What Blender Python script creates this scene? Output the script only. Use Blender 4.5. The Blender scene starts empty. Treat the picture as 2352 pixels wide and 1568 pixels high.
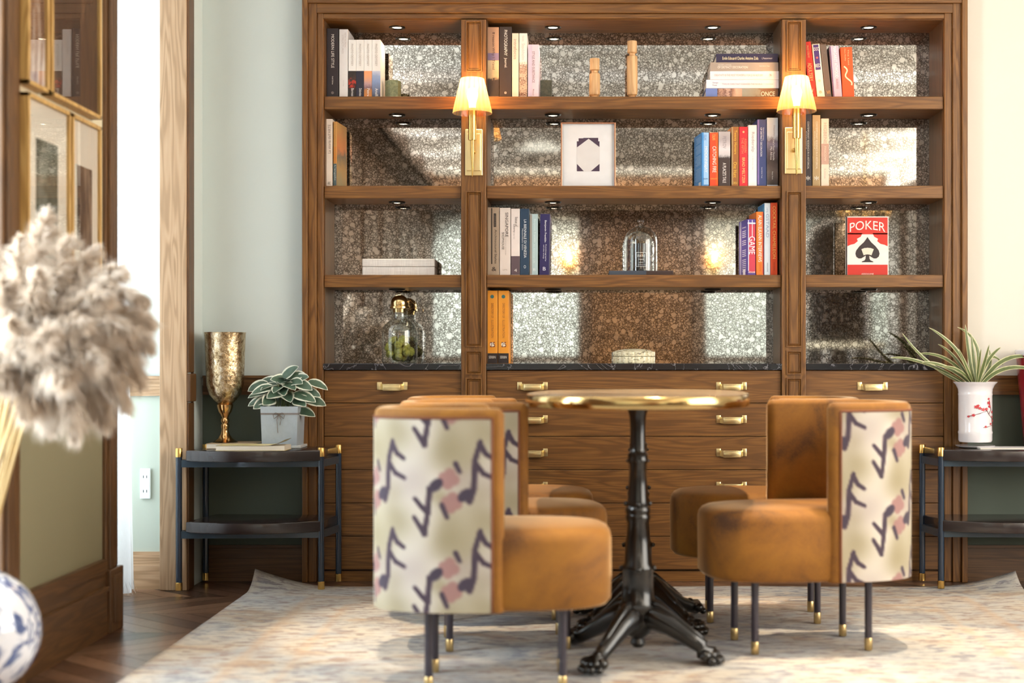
import bpy, bmesh, math, random
from mathutils import Vector, Matrix
random.seed(7)
S = bpy.context.scene
COL = S.collection
PI = math.pi

# ------------------------------------------------------------------ camera, world, light, exposure
H = .856; VX = 1335.; VY = 828.; F = 3267.
cam_d = bpy.data.cameras.new('camera'); cam = bpy.data.objects.new('camera', cam_d); COL.objects.link(cam)
cam.location = (0, 0, H); cam.rotation_euler = (PI/2, 0, 0)
cam_d.sensor_width = 36; cam_d.lens = F/2352*36
cam_d.shift_x = (1176-VX)/2352; cam_d.shift_y = (VY-784)/2352
cam_d.clip_start = .05
cam_d.dof.use_dof = True; cam_d.dof.focus_distance = 5.62; cam_d.dof.aperture_fstop = 1.7
S.camera = cam
S.view_settings.view_transform = 'Standard'
S.view_settings.look = 'None'
S.view_settings.gamma = 1
S.view_settings.use_curve_mapping = False
S.view_settings.exposure = -0.05
try:
    S.cycles.use_denoising = True
    S.cycles.max_bounces = 10; S.cycles.diffuse_bounces = 4; S.cycles.glossy_bounces = 5
    S.cycles.transmission_bounces = 8; S.cycles.transparent_max_bounces = 12
    S.cycles.sample_clamp_indirect = 6; S.cycles.caustics_reflective = False; S.cycles.caustics_refractive = False
except Exception: pass
W = bpy.data.worlds.new('sky'); S.world = W; W.use_nodes = True
bg = W.node_tree.nodes['Background']; bg.inputs[0].default_value = (.80, .92, 1, 1); bg.inputs[1].default_value = 3.5

def area(name, loc, direction, sx, sy, power, color):
    l = bpy.data.lights.new(name, 'AREA'); l.shape = 'RECTANGLE'; l.size = sx; l.size_y = sy
    l.energy = power; l.color = color
    o = bpy.data.objects.new(name, l); COL.objects.link(o); o.location = loc
    d = Vector(direction).normalized(); q = d.to_track_quat('-Z', 'Y')
    if abs(d.z) < .7:
        xa = Vector((0, 0, 1)).cross(-d).normalized(); ya = (-d).cross(xa); q = Matrix((xa, ya, -d)).transposed().to_quaternion()
    else:
        ya = Vector((0, 1, 0)); ya = (ya-d*ya.dot(d)).normalized(); xa = ya.cross(-d); q = Matrix((xa, ya, -d)).transposed().to_quaternion()
    o.rotation_euler = q.to_euler()
    return o
def spot(name, loc, direction, power, color, angle=60, blend=.6, radius=.03):
    l = bpy.data.lights.new(name, 'SPOT'); l.energy = power; l.color = color
    l.spot_size = math.radians(angle); l.spot_blend = blend; l.shadow_soft_size = radius
    o = bpy.data.objects.new(name, l); COL.objects.link(o); o.location = loc
    o.rotation_euler = Vector(direction).to_track_quat('-Z', 'Y').to_euler()
    return o
COOL = (.84, .94, 1.0); WARM = (1.0, .74, .46); SUNNY = (1.0, .86, .68)
# daylight through the window bays on the left; right daylight added as main light
area('daylight_far_bay', (-2.12, 4.94, 1.45), (1, 0, 0), .80, 2.3, 26, COOL)
area('daylight_near_bay', (-2.12, 3.18, 1.45), (1, 0.12, -.05), 1.0, 2.4, 125, COOL)
area('added_daylight_right', (3.06, 2.6, 1.55), (-1, .12, -.08), 2.6, 2.2, 130, SUNNY)
# added uplights brightening the ceiling, on ledges along the left, right and rear walls
area('added_uplight_rear', (.8, -2.78, 2.40), (0, .35, 1), 4.2, .10, 130, (1, .94, .84))
area('added_uplight_left', (-1.38, -.2, 2.40), (.35, 0, 1), .10, 5.2, 30, (1, .96, .90))
area('added_uplight_right', (2.98, -.9, 2.40), (-.35, 0, 1), .10, 3.6, 100, (1, .92, .80))

# ------------------------------------------------------------------ helpers
def lin(c):
    def f(v):
        v /= 255.; return v/12.92 if v <= .04045 else ((v+.055)/1.055)**2.4
    return (f(c[0]), f(c[1]), f(c[2]), 1)
def X(px, Y): return (px-VX)/F*Y
def Z(py, Y): return H-(py-VY)/F*Y

class NT:
    def __init__(s, name):
        s.m = bpy.data.materials.new(name); s.m.use_nodes = True
        s.t = s.m.node_tree; s.n = s.t.nodes; s.p = s.n['Principled BSDF']; s.out = s.n['Material Output']
    def add(s, typ, **kw):
        n = s.n.new(typ)
        for k, v in kw.items():
            if k.startswith('i_'):
                k2 = k[2:]
                k2 = int(k2) if k2.isdigit() else k2.replace('_', ' ')
                n.inputs[k2].default_value = v
            else: setattr(n, k, v)
        return n
    def link(s, a, b): s.t.links.new(a, b)
    def vec(s, scale=(1, 1, 1), rnd=True, rot=(0, 0, 0)):
        tc = s.add('ShaderNodeTexCoord'); mp = s.add('ShaderNodeMapping'); mp.inputs['Scale'].default_value = scale
        mp.inputs['Rotation'].default_value = rot
        if rnd:
            oi = s.add('ShaderNodeObjectInfo'); va = s.add('ShaderNodeVectorMath', operation='ADD')
            ml = s.add('ShaderNodeMath', operation='MULTIPLY', i_1=13.7)
            s.link(oi.outputs['Random'], ml.inputs[0]); s.link(tc.outputs['Object'], va.inputs[0]); s.link(ml.outputs[0], va.inputs[1])
            s.link(va.outputs[0], mp.inputs[0])
        else: s.link(tc.outputs['Object'], mp.inputs[0])
        return mp.outputs[0]
    def noise(s, v, scale, detail=4, rough=.55, dist=0):
        n = s.add('ShaderNodeTexNoise', i_Scale=scale, i_Detail=detail, i_Roughness=rough, i_Distortion=dist); s.link(v, n.inputs['Vector']); return n.outputs['Fac']
    def ramp(s, f, stops, interp='LINEAR'):
        r = s.add('ShaderNodeValToRGB'); r.color_ramp.interpolation = interp
        e = r.color_ramp.elements
        while len(e) < len(stops): e.new(.5)
        for i, (p, c) in enumerate(stops):
            e[i].position = p; e[i].color = c
        s.link(f, r.inputs[0]); return r.outputs[0]
    def mix(s, f, a, b, typ='MIX'):
        m = s.add('ShaderNodeMix', data_type='RGBA', blend_type=typ)
        for sock, v in ((m.inputs[0], f), (m.inputs[6], a), (m.inputs[7], b)):
            if hasattr(v, 'default_value'): s.link(v, sock)
            else: sock.default_value = v
        return m.outputs[2]
    def math(s, op, a, b=0.):
        m = s.add('ShaderNodeMath', operation=op)
        for sock, v in ((m.inputs[0], a), (m.inputs[1], b)):
            if hasattr(v, 'default_value'): s.link(v, sock)
            else: sock.default_value = v
        return m.outputs[0]
    def bump(s, f, strength=.2, dist=.002):
        b = s.add('ShaderNodeBump', i_Strength=strength, i_Distance=dist); s.link(f, b.inputs['Height']); s.link(b.outputs[0], s.p.inputs['Normal'])
    def set(s, **kw):
        for k, v in kw.items(): s.p.inputs[k.replace('_', ' ')].default_value = v
        return s

MC = {}
def plain(rgb, rough=.5, metal=0., var=.06, scale=40, name=None, **kw):
    """a painted, printed or cast surface with a slight unevenness"""
    key = (tuple(rgb), rough, metal, var, scale, tuple(sorted(kw.items())))
    if key in MC: return MC[key]
    s = NT(name or 'surface_%d_%d_%d' % tuple(rgb))
    c = lin(rgb); f = s.noise(s.vec(), scale, 3)
    a = tuple(min(1, v*(1+var)) for v in c[:3])+(1,); b = tuple(v*(1-var) for v in c[:3])+(1,)
    s.link(s.mix(f, b, a), s.p.inputs['Base Color'])
    s.set(Roughness=rough, Metallic=metal, **kw)
    MC[key] = s.m; return s.m

def wood(name, dark, mid, light, axis, rough=.42, coarse=1., pore=.8):
    s = NT(name)
    al, ac = 1.5*coarse, 20*coarse
    sc = [ac, ac, ac]; sc[axis] = al
    v = s.vec(tuple(sc))
    f = s.noise(v, 1.0, 2, .4, .35)
    rings = s.math('SINE', s.math('MULTIPLY', f, 58.))
    rings = s.math('ADD', s.math('MULTIPLY', rings, .5), .5)
    sc2 = [240, 240, 240]; sc2[axis] = 5
    pr = s.noise(s.vec(tuple(sc2)), 1., 3, .6)
    big = s.noise(s.vec((3, 3, 3)), 1., 2)
    c = s.ramp(rings, [(0, lin(dark)), (.45, lin(mid)), (1, lin(light))])
    c = s.mix(s.ramp(pr, [(.42, (0, 0, 0, 1)), (.62, (pore, pore, pore, 1))]), c, lin(dark))
    c = s.mix(s.math('ADD', s.math('MULTIPLY', big, .4), .22), c, lin(mid))
    s.link(c, s.p.inputs['Base Color']); s.set(Roughness=rough)
    s.bump(pr, .12, .0006)
    return s.m
OAK = [wood('stained_oak_%s' % 'xyz'[a], (80, 50, 21), (121, 79, 35), (138, 95, 46), a) for a in range(3)]
WAL = [wood('dark_stained_wood_%s' % 'xyz'[a], (64, 43, 24), (98, 67, 38), (112, 79, 47), a) for a in range(3)]
PALE = [wood('pale_oak_%s' % 'xyz'[a], (150, 120, 88), (184, 152, 118), (198, 168, 136), a, .5, pore=.25) for a in range(3)]
BEECH = wood('beech', (184, 140, 92), (214, 172, 122), (228, 190, 142), 2, .45, 2., .2)
FLOORW = None

BRASS = plain((222, 182, 108), .22, 1., .04, name='brushed_brass')
BRASSL = plain((242, 222, 168), .3, 1., .04, name='pale_brass')
BLACKM = plain((30, 46, 64), .25, 0., .1, name='black_lacquered_metal', Coat_Weight=.4)
IRON = plain((20, 17, 15), .28, .3, .2, 90, name='black_cast_iron', Coat_Weight=.5)
PAGES = plain((236, 228, 212), .8, 0, .08, 300, name='book_pages')
CHROME = plain((230, 230, 232), .08, 1., .02, name='chrome')
WHITE = plain((236, 234, 230), .5, name='white_paint')

def thin_glass(name, lo=.04, rough=.01, tint=(1, 1, 1, 1)):
    """thin clear glass: transparent, more reflective at grazing angles"""
    s = NT(name); tr = s.add('ShaderNodeBsdfTransparent'); tr.inputs[0].default_value = tint; gl = s.add('ShaderNodeBsdfGlossy', i_Roughness=rough)
    lw = s.add('ShaderNodeLayerWeight', i_Blend=.5); n = s.noise(s.vec(), 8, 2)
    f = s.math('ADD', s.math('MULTIPLY', s.math('POWER', lw.outputs['Facing'], 4.), .9), lo)
    f = s.math('ADD', f, s.math('MULTIPLY', n, .01)); mx = s.add('ShaderNodeMixShader')
    s.link(f, mx.inputs[0]); s.link(tr.outputs[0], mx.inputs[1]); s.link(gl.outputs[0], mx.inputs[2]); s.link(mx.outputs[0], s.out.inputs[0])
    return s.m
GLASS = thin_glass('clear_glass', .05, .01, (.97, .985, .98, 1)); PANE = thin_glass('picture_glass', .015)
def emit(name, rgb, strength):
    s = NT(name); n = s.noise(s.vec(), 3, 1); c = s.mix(n, lin(rgb), lin(rgb)); s.link(c, s.p.inputs['Emission Color'])
    s.set(Base_Color=(.8, .8, .8, 1), Emission_Strength=strength); return s.m

def link(o, parent=None):
    COL.objects.link(o)
    if parent: o.parent = parent
    return o
def finish(name, me, mats, parent=None, smooth=None):
    if not isinstance(mats, (list, tuple)): mats = [mats]
    for m in mats: me.materials.append(m)
    if smooth is not None:
        me.polygons.foreach_set('use_smooth', [True]*len(me.polygons))
        if smooth < 179: me.set_sharp_from_angle(angle=math.radians(smooth))
    me.update()
    return link(bpy.data.objects.new(name, me), parent)

class MB:
    def __init__(s): s.v = []; s.f = []; s.m = []
    def face(s, pts, mi=0):
        i = len(s.v); s.v += [tuple(p) for p in pts]; s.f.append(tuple(range(i, i+len(pts)))); s.m.append(mi)
    def box(s, x0, x1, y0, y1, z0, z1, mi=0):
        if x0 > x1: x0, x1 = x1, x0
        if y0 > y1: y0, y1 = y1, y0
        if z0 > z1: z0, z1 = z1, z0
        i = len(s.v)
        s.v += [(x, y, z) for z in (z0, z1) for y in (y0, y1) for x in (x0, x1)]
        for q in ((0, 2, 3, 1), (4, 5, 7, 6), (0, 1, 5, 4), (2, 6, 7, 3), (0, 4, 6, 2), (1, 3, 7, 5)):
            s.f.append(tuple(i+k for k in q)); s.m.append(mi)
        return s
    def bbox(s, x0, x1, y0, y1, z0, z1, b=.002, mi=0, seg=2):
        if x0 > x1: x0, x1 = x1, x0
        if y0 > y1: y0, y1 = y1, y0
        if z0 > z1: z0, z1 = z1, z0
        bm = bmesh.new(); bmesh.ops.create_cube(bm, size=1)
        for v in bm.verts: v.co = ((x0+x1)/2+v.co.x*(x1-x0), (y0+y1)/2+v.co.y*(y1-y0), (z0+z1)/2+v.co.z*(z1-z0))
        b = min(b, .45*min(x1-x0, y1-y0, z1-z0))
        bmesh.ops.bevel(bm, geom=bm.edges[:], offset=b, segments=seg, affect='EDGES', profile=.5)
        s.addbm(bm, mi); return s
    def addbm(s, bm, mi=0):
        i = len(s.v); bm.verts.index_update(); s.v += [tuple(v.co) for v in bm.verts]
        for f in bm.faces: s.f.append(tuple(i+v.index for v in f.verts)); s.m.append(mi)
        bm.free()
    def lathe(s, prof, c=(0, 0, 0), n=24, mi=0, axis='z'):
        """prof: list of (r, h)"""
        i = len(s.v); k = len(prof)
        for j in range(n):
            a = 2*PI*j/n
            for r, h in prof:
                x, y = r*math.cos(a), r*math.sin(a)
                if axis == 'z': p = (c[0]+x, c[1]+y, c[2]+h)
                elif axis == 'y': p = (c[0]+x, c[1]+h, c[2]+y)
                else: p = (c[0]+h, c[1]+x, c[2]+y)
                s.v.append(p)
        for j in range(n):
            for q in range(k-1):
                a, b = i+j*k+q, i+((j+1) % n)*k+q
                f = (a, b, b+1, a+1) if axis != 'y' else (a, a+1, b+1, b)
                s.f.append(f); s.m.append(mi)
        for q, flip in ((0, True), (k-1, False)):
            if prof[q][0] > 1e-5:
                ring = [i+j*k+q for j in range(n)]
                if flip != (axis == 'y'): ring.reverse()
                s.f.append(tuple(ring)); s.m.append(mi)
        return s
    def tube(s, pts, r, n=10, mi=0, cap=True):
        pts = [Vector(p) for p in pts]; rs = r if isinstance(r, (list, tuple)) else [r]*len(pts)
        i = len(s.v); up = None
        for k, p in enumerate(pts):
            d = (pts[min(k+1, len(pts)-1)]-pts[max(k-1, 0)]).normalized()
            if up is None:
                up = d.orthogonal().normalized()
            else: up = (up-d*up.dot(d)).normalized()
            w = d.cross(up)
            for j in range(n):
                a = 2*PI*j/n; s.v.append(tuple(p+(up*math.cos(a)+w*math.sin(a))*rs[k]))
        for k in range(len(pts)-1):
            for j in range(n):
                a, b = i+k*n+j, i+k*n+(j+1) % n
                s.f.append((a, b, b+n, a+n)); s.m.append(mi)
        if cap:
            s.f.append(tuple(i+j for j in reversed(range(n)))); s.m.append(mi)
            e = i+(len(pts)-1)*n; s.f.append(tuple(e+j for j in range(n))); s.m.append(mi)
        return s
    def prism(s, outline, y0, y1, mi=0):
        """outline in (x,z), extruded along y"""
        n = len(outline); i = len(s.v)
        s.v += [(x, y0, z) for x, z in outline]+[(x, y1, z) for x, z in outline]
        s.f.append(tuple(i+j for j in range(n))); s.f.append(tuple(i+n+j for j in reversed(range(n)))); s.m += [mi, mi]
        for j in range(n):
            k = (j+1) % n; s.f.append((i+j, i+n+j, i+n+k, i+k)); s.m.append(mi)
        return s
    def slab(s, outline, z0, z1, b=0., mi=0):
        """outline in (x,y), extruded along z, optional rounded rim"""
        n = len(outline); cx = sum(p[0] for p in outline)/n; cy = sum(p[1] for p in outline)/n
        levels = [(z0, 0), (z1, 0)] if not b else [(z0, b), (z0+b*.3, b*.3), (z0+b, 0), (z1-b, 0), (z1-b*.3, b*.3), (z1, b)]
        i = len(s.v)
        for z, ins in levels:
            for x, y in outline:
                d = math.hypot(x-cx, y-cy); q = (d-ins)/d if d else 1
                s.v.append((cx+(x-cx)*q, cy+(y-cy)*q, z))
        for l in range(len(levels)-1):
            for j in range(n):
                k = (j+1) % n; a = i+l*n
                s.f.append((a+j, a+k, a+n+k, a+n+j)); s.m.append(mi)
        s.f.append(tuple(i+j for j in reversed(range(n)))); s.f.append(tuple(i+(len(levels)-1)*n+j for j in range(n))); s.m += [mi, mi]
        return s
    def ring(s, x0, x1, z0, z1, w, y0, y1, mi=0):
        """moulding frame facing -y: raised outer edge at y0 sloping to y1 at its inner edge"""
        O = [(x0, z0), (x1, z0), (x1, z1), (x0, z1)]
        def ins(d): return [(x0+d, z0+d), (x1-d, z0+d), (x1-d, z1-d), (x0+d, z1-d)]
        rings = [(O, y1), (O, y0), (ins(w*.35), y0), (ins(w*.55), y0+(y1-y0)*.6), (ins(w*.8), y0+(y1-y0)*.35), (ins(w), y1)]
        i = len(s.v)
        for r, y in rings: s.v += [(x, y, z) for x, z in r]
        for l in range(len(rings)-1):
            for j in range(4):
                k = (j+1) % 4; a = i+4*l; s.f.append((a+j, a+k, a+4+k, a+4+j)); s.m.append(mi)
        return s
    def mesh(s, name):
        me = bpy.data.meshes.new(name); me.from_pydata(s.v, [], s.f); me.polygons.foreach_set('material_index', s.m); me.update(); return me
    def obj(s, name, mats, parent=None, smooth=None): return finish(name, s.mesh(name), mats, parent, smooth)

def thing(name, label, cat, loc=(0, 0, 0), rz=0, group=None):
    o = bpy.data.objects.new(name, None); o.empty_display_size = .05; COL.objects.link(o)
    o.location = loc; o.rotation_euler = (0, 0, rz); return tag(o, label, cat, group)
def tag(o, label, cat, group=None):
    o['label'] = label; o['category'] = cat
    if group: o['group'] = group
    return o
def struct(name, mb, mats, smooth=None):
    o = mb.obj(name, mats, None, smooth); o['kind'] = 'structure'; return o
def dup(root, loc=None, rz=None, label=None, group=None):
    r = root.copy(); COL.objects.link(r)
    if loc is not None: r.location = loc
    if rz is not None: r.rotation_euler = (0, 0, rz)
    if label: r['label'] = label
    if group: r['group'] = group
    for ch in list(root.children):
        c = ch.copy(); COL.objects.link(c); c.parent = r
        for g in list(ch.children):
            d = g.copy(); COL.objects.link(d); d.parent = c
    return r

_fc = {}
def text_pts(txt):
    if txt not in _fc:
        cu = bpy.data.curves.new('t', 'FONT'); cu.body = txt; cu.resolution_u = 3
        o = bpy.data.objects.new('t', cu); COL.objects.link(o)
        dg = bpy.context.evaluated_depsgraph_get(); me = bpy.data.meshes.new_from_object(o.evaluated_get(dg))
        vs = [v.co.copy() for v in me.vertices]; fs = [tuple(p.vertices) for p in me.polygons]
        bpy.data.objects.remove(o); bpy.data.curves.remove(cu); bpy.data.meshes.remove(me)
        _fc[txt] = (vs, fs)
    return _fc[txt]
def put_text(mb, txt, cx, cz, length, height, y, mode='h', mi=0, arc=0.):
    """lettering in the plane y facing -y. 'h' upright, 'd' reading downwards, 'u' reading upwards"""
    vs, fs = text_pts(txt)
    if not vs: return
    x0 = min(v.x for v in vs); x1 = max(v.x for v in vs); y0 = min(v.y for v in vs); y1 = max(v.y for v in vs)
    i = len(mb.v)
    for v in vs:
        u = ((v.x-x0)/(x1-x0)-.5)*length; w = ((v.y-y0)/(y1-y0)-.5)*height
        if arc: w += arc*(1-(2*u/length)**2)
        if mode == 'h': p = (cx+u, y, cz+w)
        elif mode == 'd': p = (cx+w, y, cz-u)
        else: p = (cx-w, y, cz+u)
        mb.v.append(p)
    for f in fs: mb.f.append(tuple(i+k for k in f)); mb.m.append(mi)

# ------------------------------------------------------------------ room shell
YB = 5.54
def paint(name, rgb, rough=.75):
    s = NT(name); v = s.vec((1, 1, 1), False); f = s.noise(v, 90, 4, .6); g = s.noise(v, 2.2, 2)
    c = s.mix(s.math('MULTIPLY', g, .10), lin(rgb), tuple(x*.8 for x in lin(rgb)[:3])+(1,))
    s.link(c, s.p.inputs['Base Color']); s.set(Roughness=rough); s.bump(f, .10, .001); return s.m
P_UP = paint('pale_wall_paint', (206, 214, 210)); P_UPR = paint('cream_wall_paint', (224, 219, 208))
P_LOW = paint('sage_green_paint', (88, 98, 88)); P_OLIVE = paint('olive_panel_paint', (134, 126, 98))
P_CREAM = paint('cream_panel_paint', (222, 210, 178)); P_MINT = paint('pale_mint_paint', (184, 194, 182))
P_CEIL = paint('white_ceiling_paint', (238, 238, 234)); P_REAR = paint('rear_wall_paint', (230, 238, 232))

def floor_build():
    mb = MB(); wid = .115; band = .34; y = -3.0; row = 0
    mb.face([(-2.25, -3.1, -.004), (3.2, -3.1, -.004), (3.2, 5.76, -.004), (-2.25, 5.76, -.004)], 1)
    cols = [0.]*1
    ncol = [0.]
    k = 0
    while y < 5.7:
        x = -2.9
        sl = band*(1.15 if k % 2 else -1.15)
        while x < 3.6:
            g = .0022
            pts = [(x+g, y), (x+wid-g, y), (x+wid-g+sl, y+band-g), (x+g+sl, y+band-g)]
            pts = [(min(3.2, max(-2.25, px)), min(5.75, py), 0) for px, py in pts]
            if abs(pts[0][0]-pts[1][0])+abs(pts[2][0]-pts[3][0]) > .01:
                mb.face(pts, 0); ncol.append(random.random())
            x += wid
        y += band; k += 1
    me = mb.mesh('floor')
    at = me.attributes.new('plank', 'FLOAT', 'FACE'); at.data.foreach_set('value', ncol)
    s = NT('dark_chevron_parquet'); a = s.add('ShaderNodeAttribute', attribute_name='plank')
    pr = s.noise(s.vec((30, 6, 30), False, (0, 0, .7)), 3, 5, .6)
    f = s.math('ADD', s.math('MULTIPLY', a.outputs['Fac'], .6), s.math('MULTIPLY', pr, .5))
    c = s.ramp(f, [(.12, lin((44, 28, 22))), (.5, lin((84, 58, 44))), (.9, lin((128, 96, 74)))])
    s.link(c, s.p.inputs['Base Color']); s.set(Roughness=.34, Coat_Weight=.3, Coat_Roughness=.2); s.bump(pr, .1, .001)
    o = finish('floor', me, [s.m, plain((22, 14, 11), .6, name='dark_joint')]); o['kind'] = 'structure'
floor_build()
struct('ceiling', MB().box(-2.25, 3.2, -3.1, 5.8, 2.8, 2.9), P_CEIL)
bx0, bx1, bzt = X(697, 5.52), X(2218, 5.52), 2.36
# back wall around the built-in bookcase: green below the dado rail, pale above
mb = MB(); zs = Z(885, YB)
for a, b, up in ((-2.25, bx0, 0), (bx1, 3.2, 2)):
    mb.box(a, b, YB, YB+.26, zs, 2.8, up); mb.box(a, b, YB, YB+.26, 0, zs, 1)
mb.box(bx0, bx1, YB, YB+.26, bzt, 2.8, 0)
mb.box(bx0, bx1, YB+.235, YB+.26, 0, bzt, 0)
struct('wall_back', mb, [P_UP, P_LOW, P_UPR])
def dado(mb, x0, x1, y, zt=None, zb=None, d=.02):
    zt = Z(862, YB); zb = Z(906, YB)
    mb.box(x0, x1, y-d*.55, y, zb, zt); mb.box(x0, x1, y-d, y, zt-.010, zt); mb.box(x0, x1, y-d*.85, y, zb, zb+.014)
def base(mb, x0, x1, y, h=.127, d=.018):
    mb.box(x0, x1, y-d*.7, y, 0, h); mb.box(x0, x1, y-d, y, 0, h*.70); mb.box(x0, x1, y-d*.45, y, h, h+.012)
mb = MB(); dado(mb, -1.47, bx0, YB); struct('trim_1', mb, WAL[0])
mb = MB(); dado(mb, bx1, 3.1, YB); struct('trim_2', mb, OAK[0])
mb = MB(); base(mb, -1.47, bx0, YB); struct('baseboard_left', mb, WAL[0])
mb = MB(); base(mb, bx1, 3.1, YB); struct('baseboard_right', mb, WAL[0])

# left wall: pier with pictures, bays with windows before and behind it
XL = -1.5; zd = .80
mb = MB(); mb.box(-1.78, XL, 3.76, 4.555, zd, 2.8, 0); mb.box(-1.78, XL, 3.76, 4.555, 0, zd, 1)
struct('wall_left', mb, [P_CREAM, P_OLIVE])
mb = MB(); mb.box(-1.569, -1.475, 5.315, YB, 0, 2.8, 0)
struct('wall_pier', mb, [P_UP])
# casing (pale face to the camera) on the far pier, with its moulded dark return
cx0, cx1 = X(368, 5.305), X(430, 5.305)
mb = MB(); mb.bbox(cx0, cx1, 5.295, 5.318, 0, 2.8, .003); struct('trim_3', mb, PALE[2])
mb = MB(); mb.bbox(-1.478, -1.462, 5.30, 5.375, 0, Z(925, 5.33), .003); mb.bbox(-1.478, -1.462, 5.30, 5.375, Z(855, 5.33), 2.8, .003)
mb.bbox(-1.478, -1.455, 5.297, 5.38, Z(922, 5.33), Z(858, 5.33), .004); mb.box(-1.478, -1.468, 5.375, 5.39, 0, 2.8)
struct('trim_4', mb, WAL[2])
# pilaster trims at the ends of the picture pier
for nm, y0, y1 in (('trim_5', 4.455, 4.57), ('trim_6', 3.66, 3.775)):
    mb = MB(); d = .012
    mb.bbox(-1.80, XL+d, y0, y1, .2, 2.8, .004); mb.bbox(XL, XL+d+.010, y0+.014, y0+.04, .2, 2.8, .004); mb.bbox(XL, XL+d+.006, y0+.05, y1-.03, .2, 2.8, .004)
    mb.bbox(-1.80, XL+d+.016, y0-.004, y1+.006, 0, .2, .004); mb.bbox(XL, XL+d+.022, y0+.02, y1-.02, .03, .18, .003)
    struct(nm, mb, WAL[2])
mb = MB(); h = .235
mb.box(XL-.01, XL+.018, 3.775, 4.45, 0, h*.62); mb.box(XL-.01, XL+.012, 3.775, 4.45, 0, h*.88); mb.box(XL-.01, XL+.020, 3.775, 4.45, h*.84, h); mb.box(XL-.01, XL+.024, 3.775, 4.45, h*.58, h*.64)
struct('baseboard_pier', mb, WAL[1])
mb = MB(); mb.box(XL-.01, XL+.016, 3.775, 4.45, zd-.035, zd+.04); mb.box(XL-.01, XL+.026, 3.775, 4.45, zd+.03, zd+.042); struct('trim_7', mb, WAL[1])
# bay jambs, far one faces the camera
mb = MB(); mb.box(-2.25, -1.57, 5.345, YB, zs, 2.8, 0); mb.box(-2.25, -1.57, 5.345, YB, 0, zs, 1); struct('wall_jamb', mb, [P_UP, P_MINT])
mb = MB(); dado(mb, -2.2, -1.57, 5.345, d=.015); base(mb, -2.2, -1.57, 5.345); struct('trim_8', mb, PALE[0])
# outer wall with two windows
mb = MB()
for y0, y1, z0, z1 in ((2.2, 2.66, 0, 2.8), (3.72, 4.5, 0, 2.8), (5.33, 5.54, 0, 2.8), (2.66, 3.72, 0, .12), (4.5, 5.33, 0, .12), (2.66, 3.72, 2.68, 2.8), (4.5, 5.33, 2.68, 2.8)):
    mb.box(-2.25, -2.15, y0, y1, z0, z1)
struct('wall_outer', mb, P_UP)
def window_x(name, x, y0, y1, z0, z1, n=2, w=.045):
    fr = MB()
    for yy in (y0, y1-w): fr.box(x-.03, x+.03, yy, yy+w, z0, z1)
    for zz in (z0, z1-w): fr.box(x-.03, x+.03, y0, y1, zz, zz+w)
    for k in range(1, n): yy = y0+(y1-y0)*k/n; fr.box(x-.025, x+.025, yy-w/2, yy+w/2, z0, z1)
    o = fr.obj(name, WHITE); o['kind'] = 'structure'
    gl = MB(); gl.box(x-.003, x+.003, y0+w*.5, y1-w*.5, z0+w*.5, z1-w*.5); gl.obj('pane', PANE, o)
window_x('window_1', -2.2, 4.5, 5.33, .12, 2.68); window_x('window_2', -2.2, 2.66, 3.72, .12, 2.68)
# dark panelled wall from the near bay back
mb = MB(); mb.box(-1.8, XL, -3.0, 2.62, 0, 2.8)
for k in range(6):
    y0 = -2.85+k*.9; mb.box(XL, XL+.012, y0, y0+.09, 0, 2.8); mb.box(XL, XL+.012, y0, y0+.9, .85, .95)
struct('wall_panelled', mb, WAL[2])
mb = MB(); mb.box(-2.25, -1.8, 2.1, 2.62, 0, 2.8); struct('wall_return', mb, P_UP)

# right wall with tall windows added for light, rear wall with the dark door
mb = MB()
for y0, y1, z0, z1 in ((-3.0, 1.2, 0, 2.8), (4.2, 5.6, 0, 2.8), (1.2, 4.2, 0, .3), (1.2, 4.2, 2.66, 2.8)): mb.box(3.1, 3.2, y0, y1, z0, z1)
struct('wall_right', mb, P_UPR)
window_x('window_3', 3.15, 1.2, 4.2, .3, 2.66, 3)
mb = MB(); YR = -2.9; d0, d1 = .07, 1.16
for x0, x1, z0, z1 in ((-1.8, d0, 0, 2.8), (d1, 3.2, 0, 2.8), (d0, d1, 2.42, 2.8)): mb.box(x0, x1, YR-.15, YR, z0, z1)
struct('wall_rear', mb, P_REAR)
mb = MB()
for x0, x1 in ((-1.5, d0-.1), (d1+.1, 3.1)): mb.box(x0, x1, YR, YR+.02, .84, .90); mb.box(x0, x1, YR, YR+.025, 0, .16)
mb.box(-1.5, 3.1, YR, YR+.10, 2.60, 2.72); mb.box(-1.5, 3.1, YR, YR+.05, 2.54, 2.6)
struct('trim_9', mb, WAL[0])
mb = MB()
for x0, x1 in ((d0-.1, d0+.03), (d1-.03, d1+.1)): mb.box(x0, x1, YR-.06, YR+.04, 0, 2.52)
mb.box(d0-.1, d1+.1, YR-.06, YR+.04, 2.42, 2.52)
door = MB(); door.box(d0, d1, YR-.08, YR-.03, 0, 2.42)
for x0, x1 in ((d0+.10, .57), (.66, d1-.10)):
    for z0, z1 in ((.2, .95), (1.1, 2.28)): door.box(x0, x1, YR-.04, YR-.012, z0, z1)
o = struct('door_1', door, OAK[2]); mb.obj('door_frame', WAL[2], o)
hd = MB(); hd.tube([(.555, YR-.03, 1.0), (.555, YR+.03, 1.0), (.46, YR+.03, 1.0)], .011, 8); hd.obj('door_handle', BRASS, o, 40)
mb = MB(); mb.box(-1.5, 3.1, YR, YR+.22, 2.33, 2.36); mb.box(-1.5, 3.1, YR+.20, YR+.22, 2.33, 2.42)
mb.box(-1.5, -1.28, -2.9, 2.5, 2.33, 2.36); mb.box(-1.30, -1.28, -2.9, 2.5, 2.33, 2.42); mb.box(2.88, 3.1, -2.9, 1.0, 2.33, 2.36); mb.box(2.88, 2.90, -2.9, 1.0, 2.33, 2.42)
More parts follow.
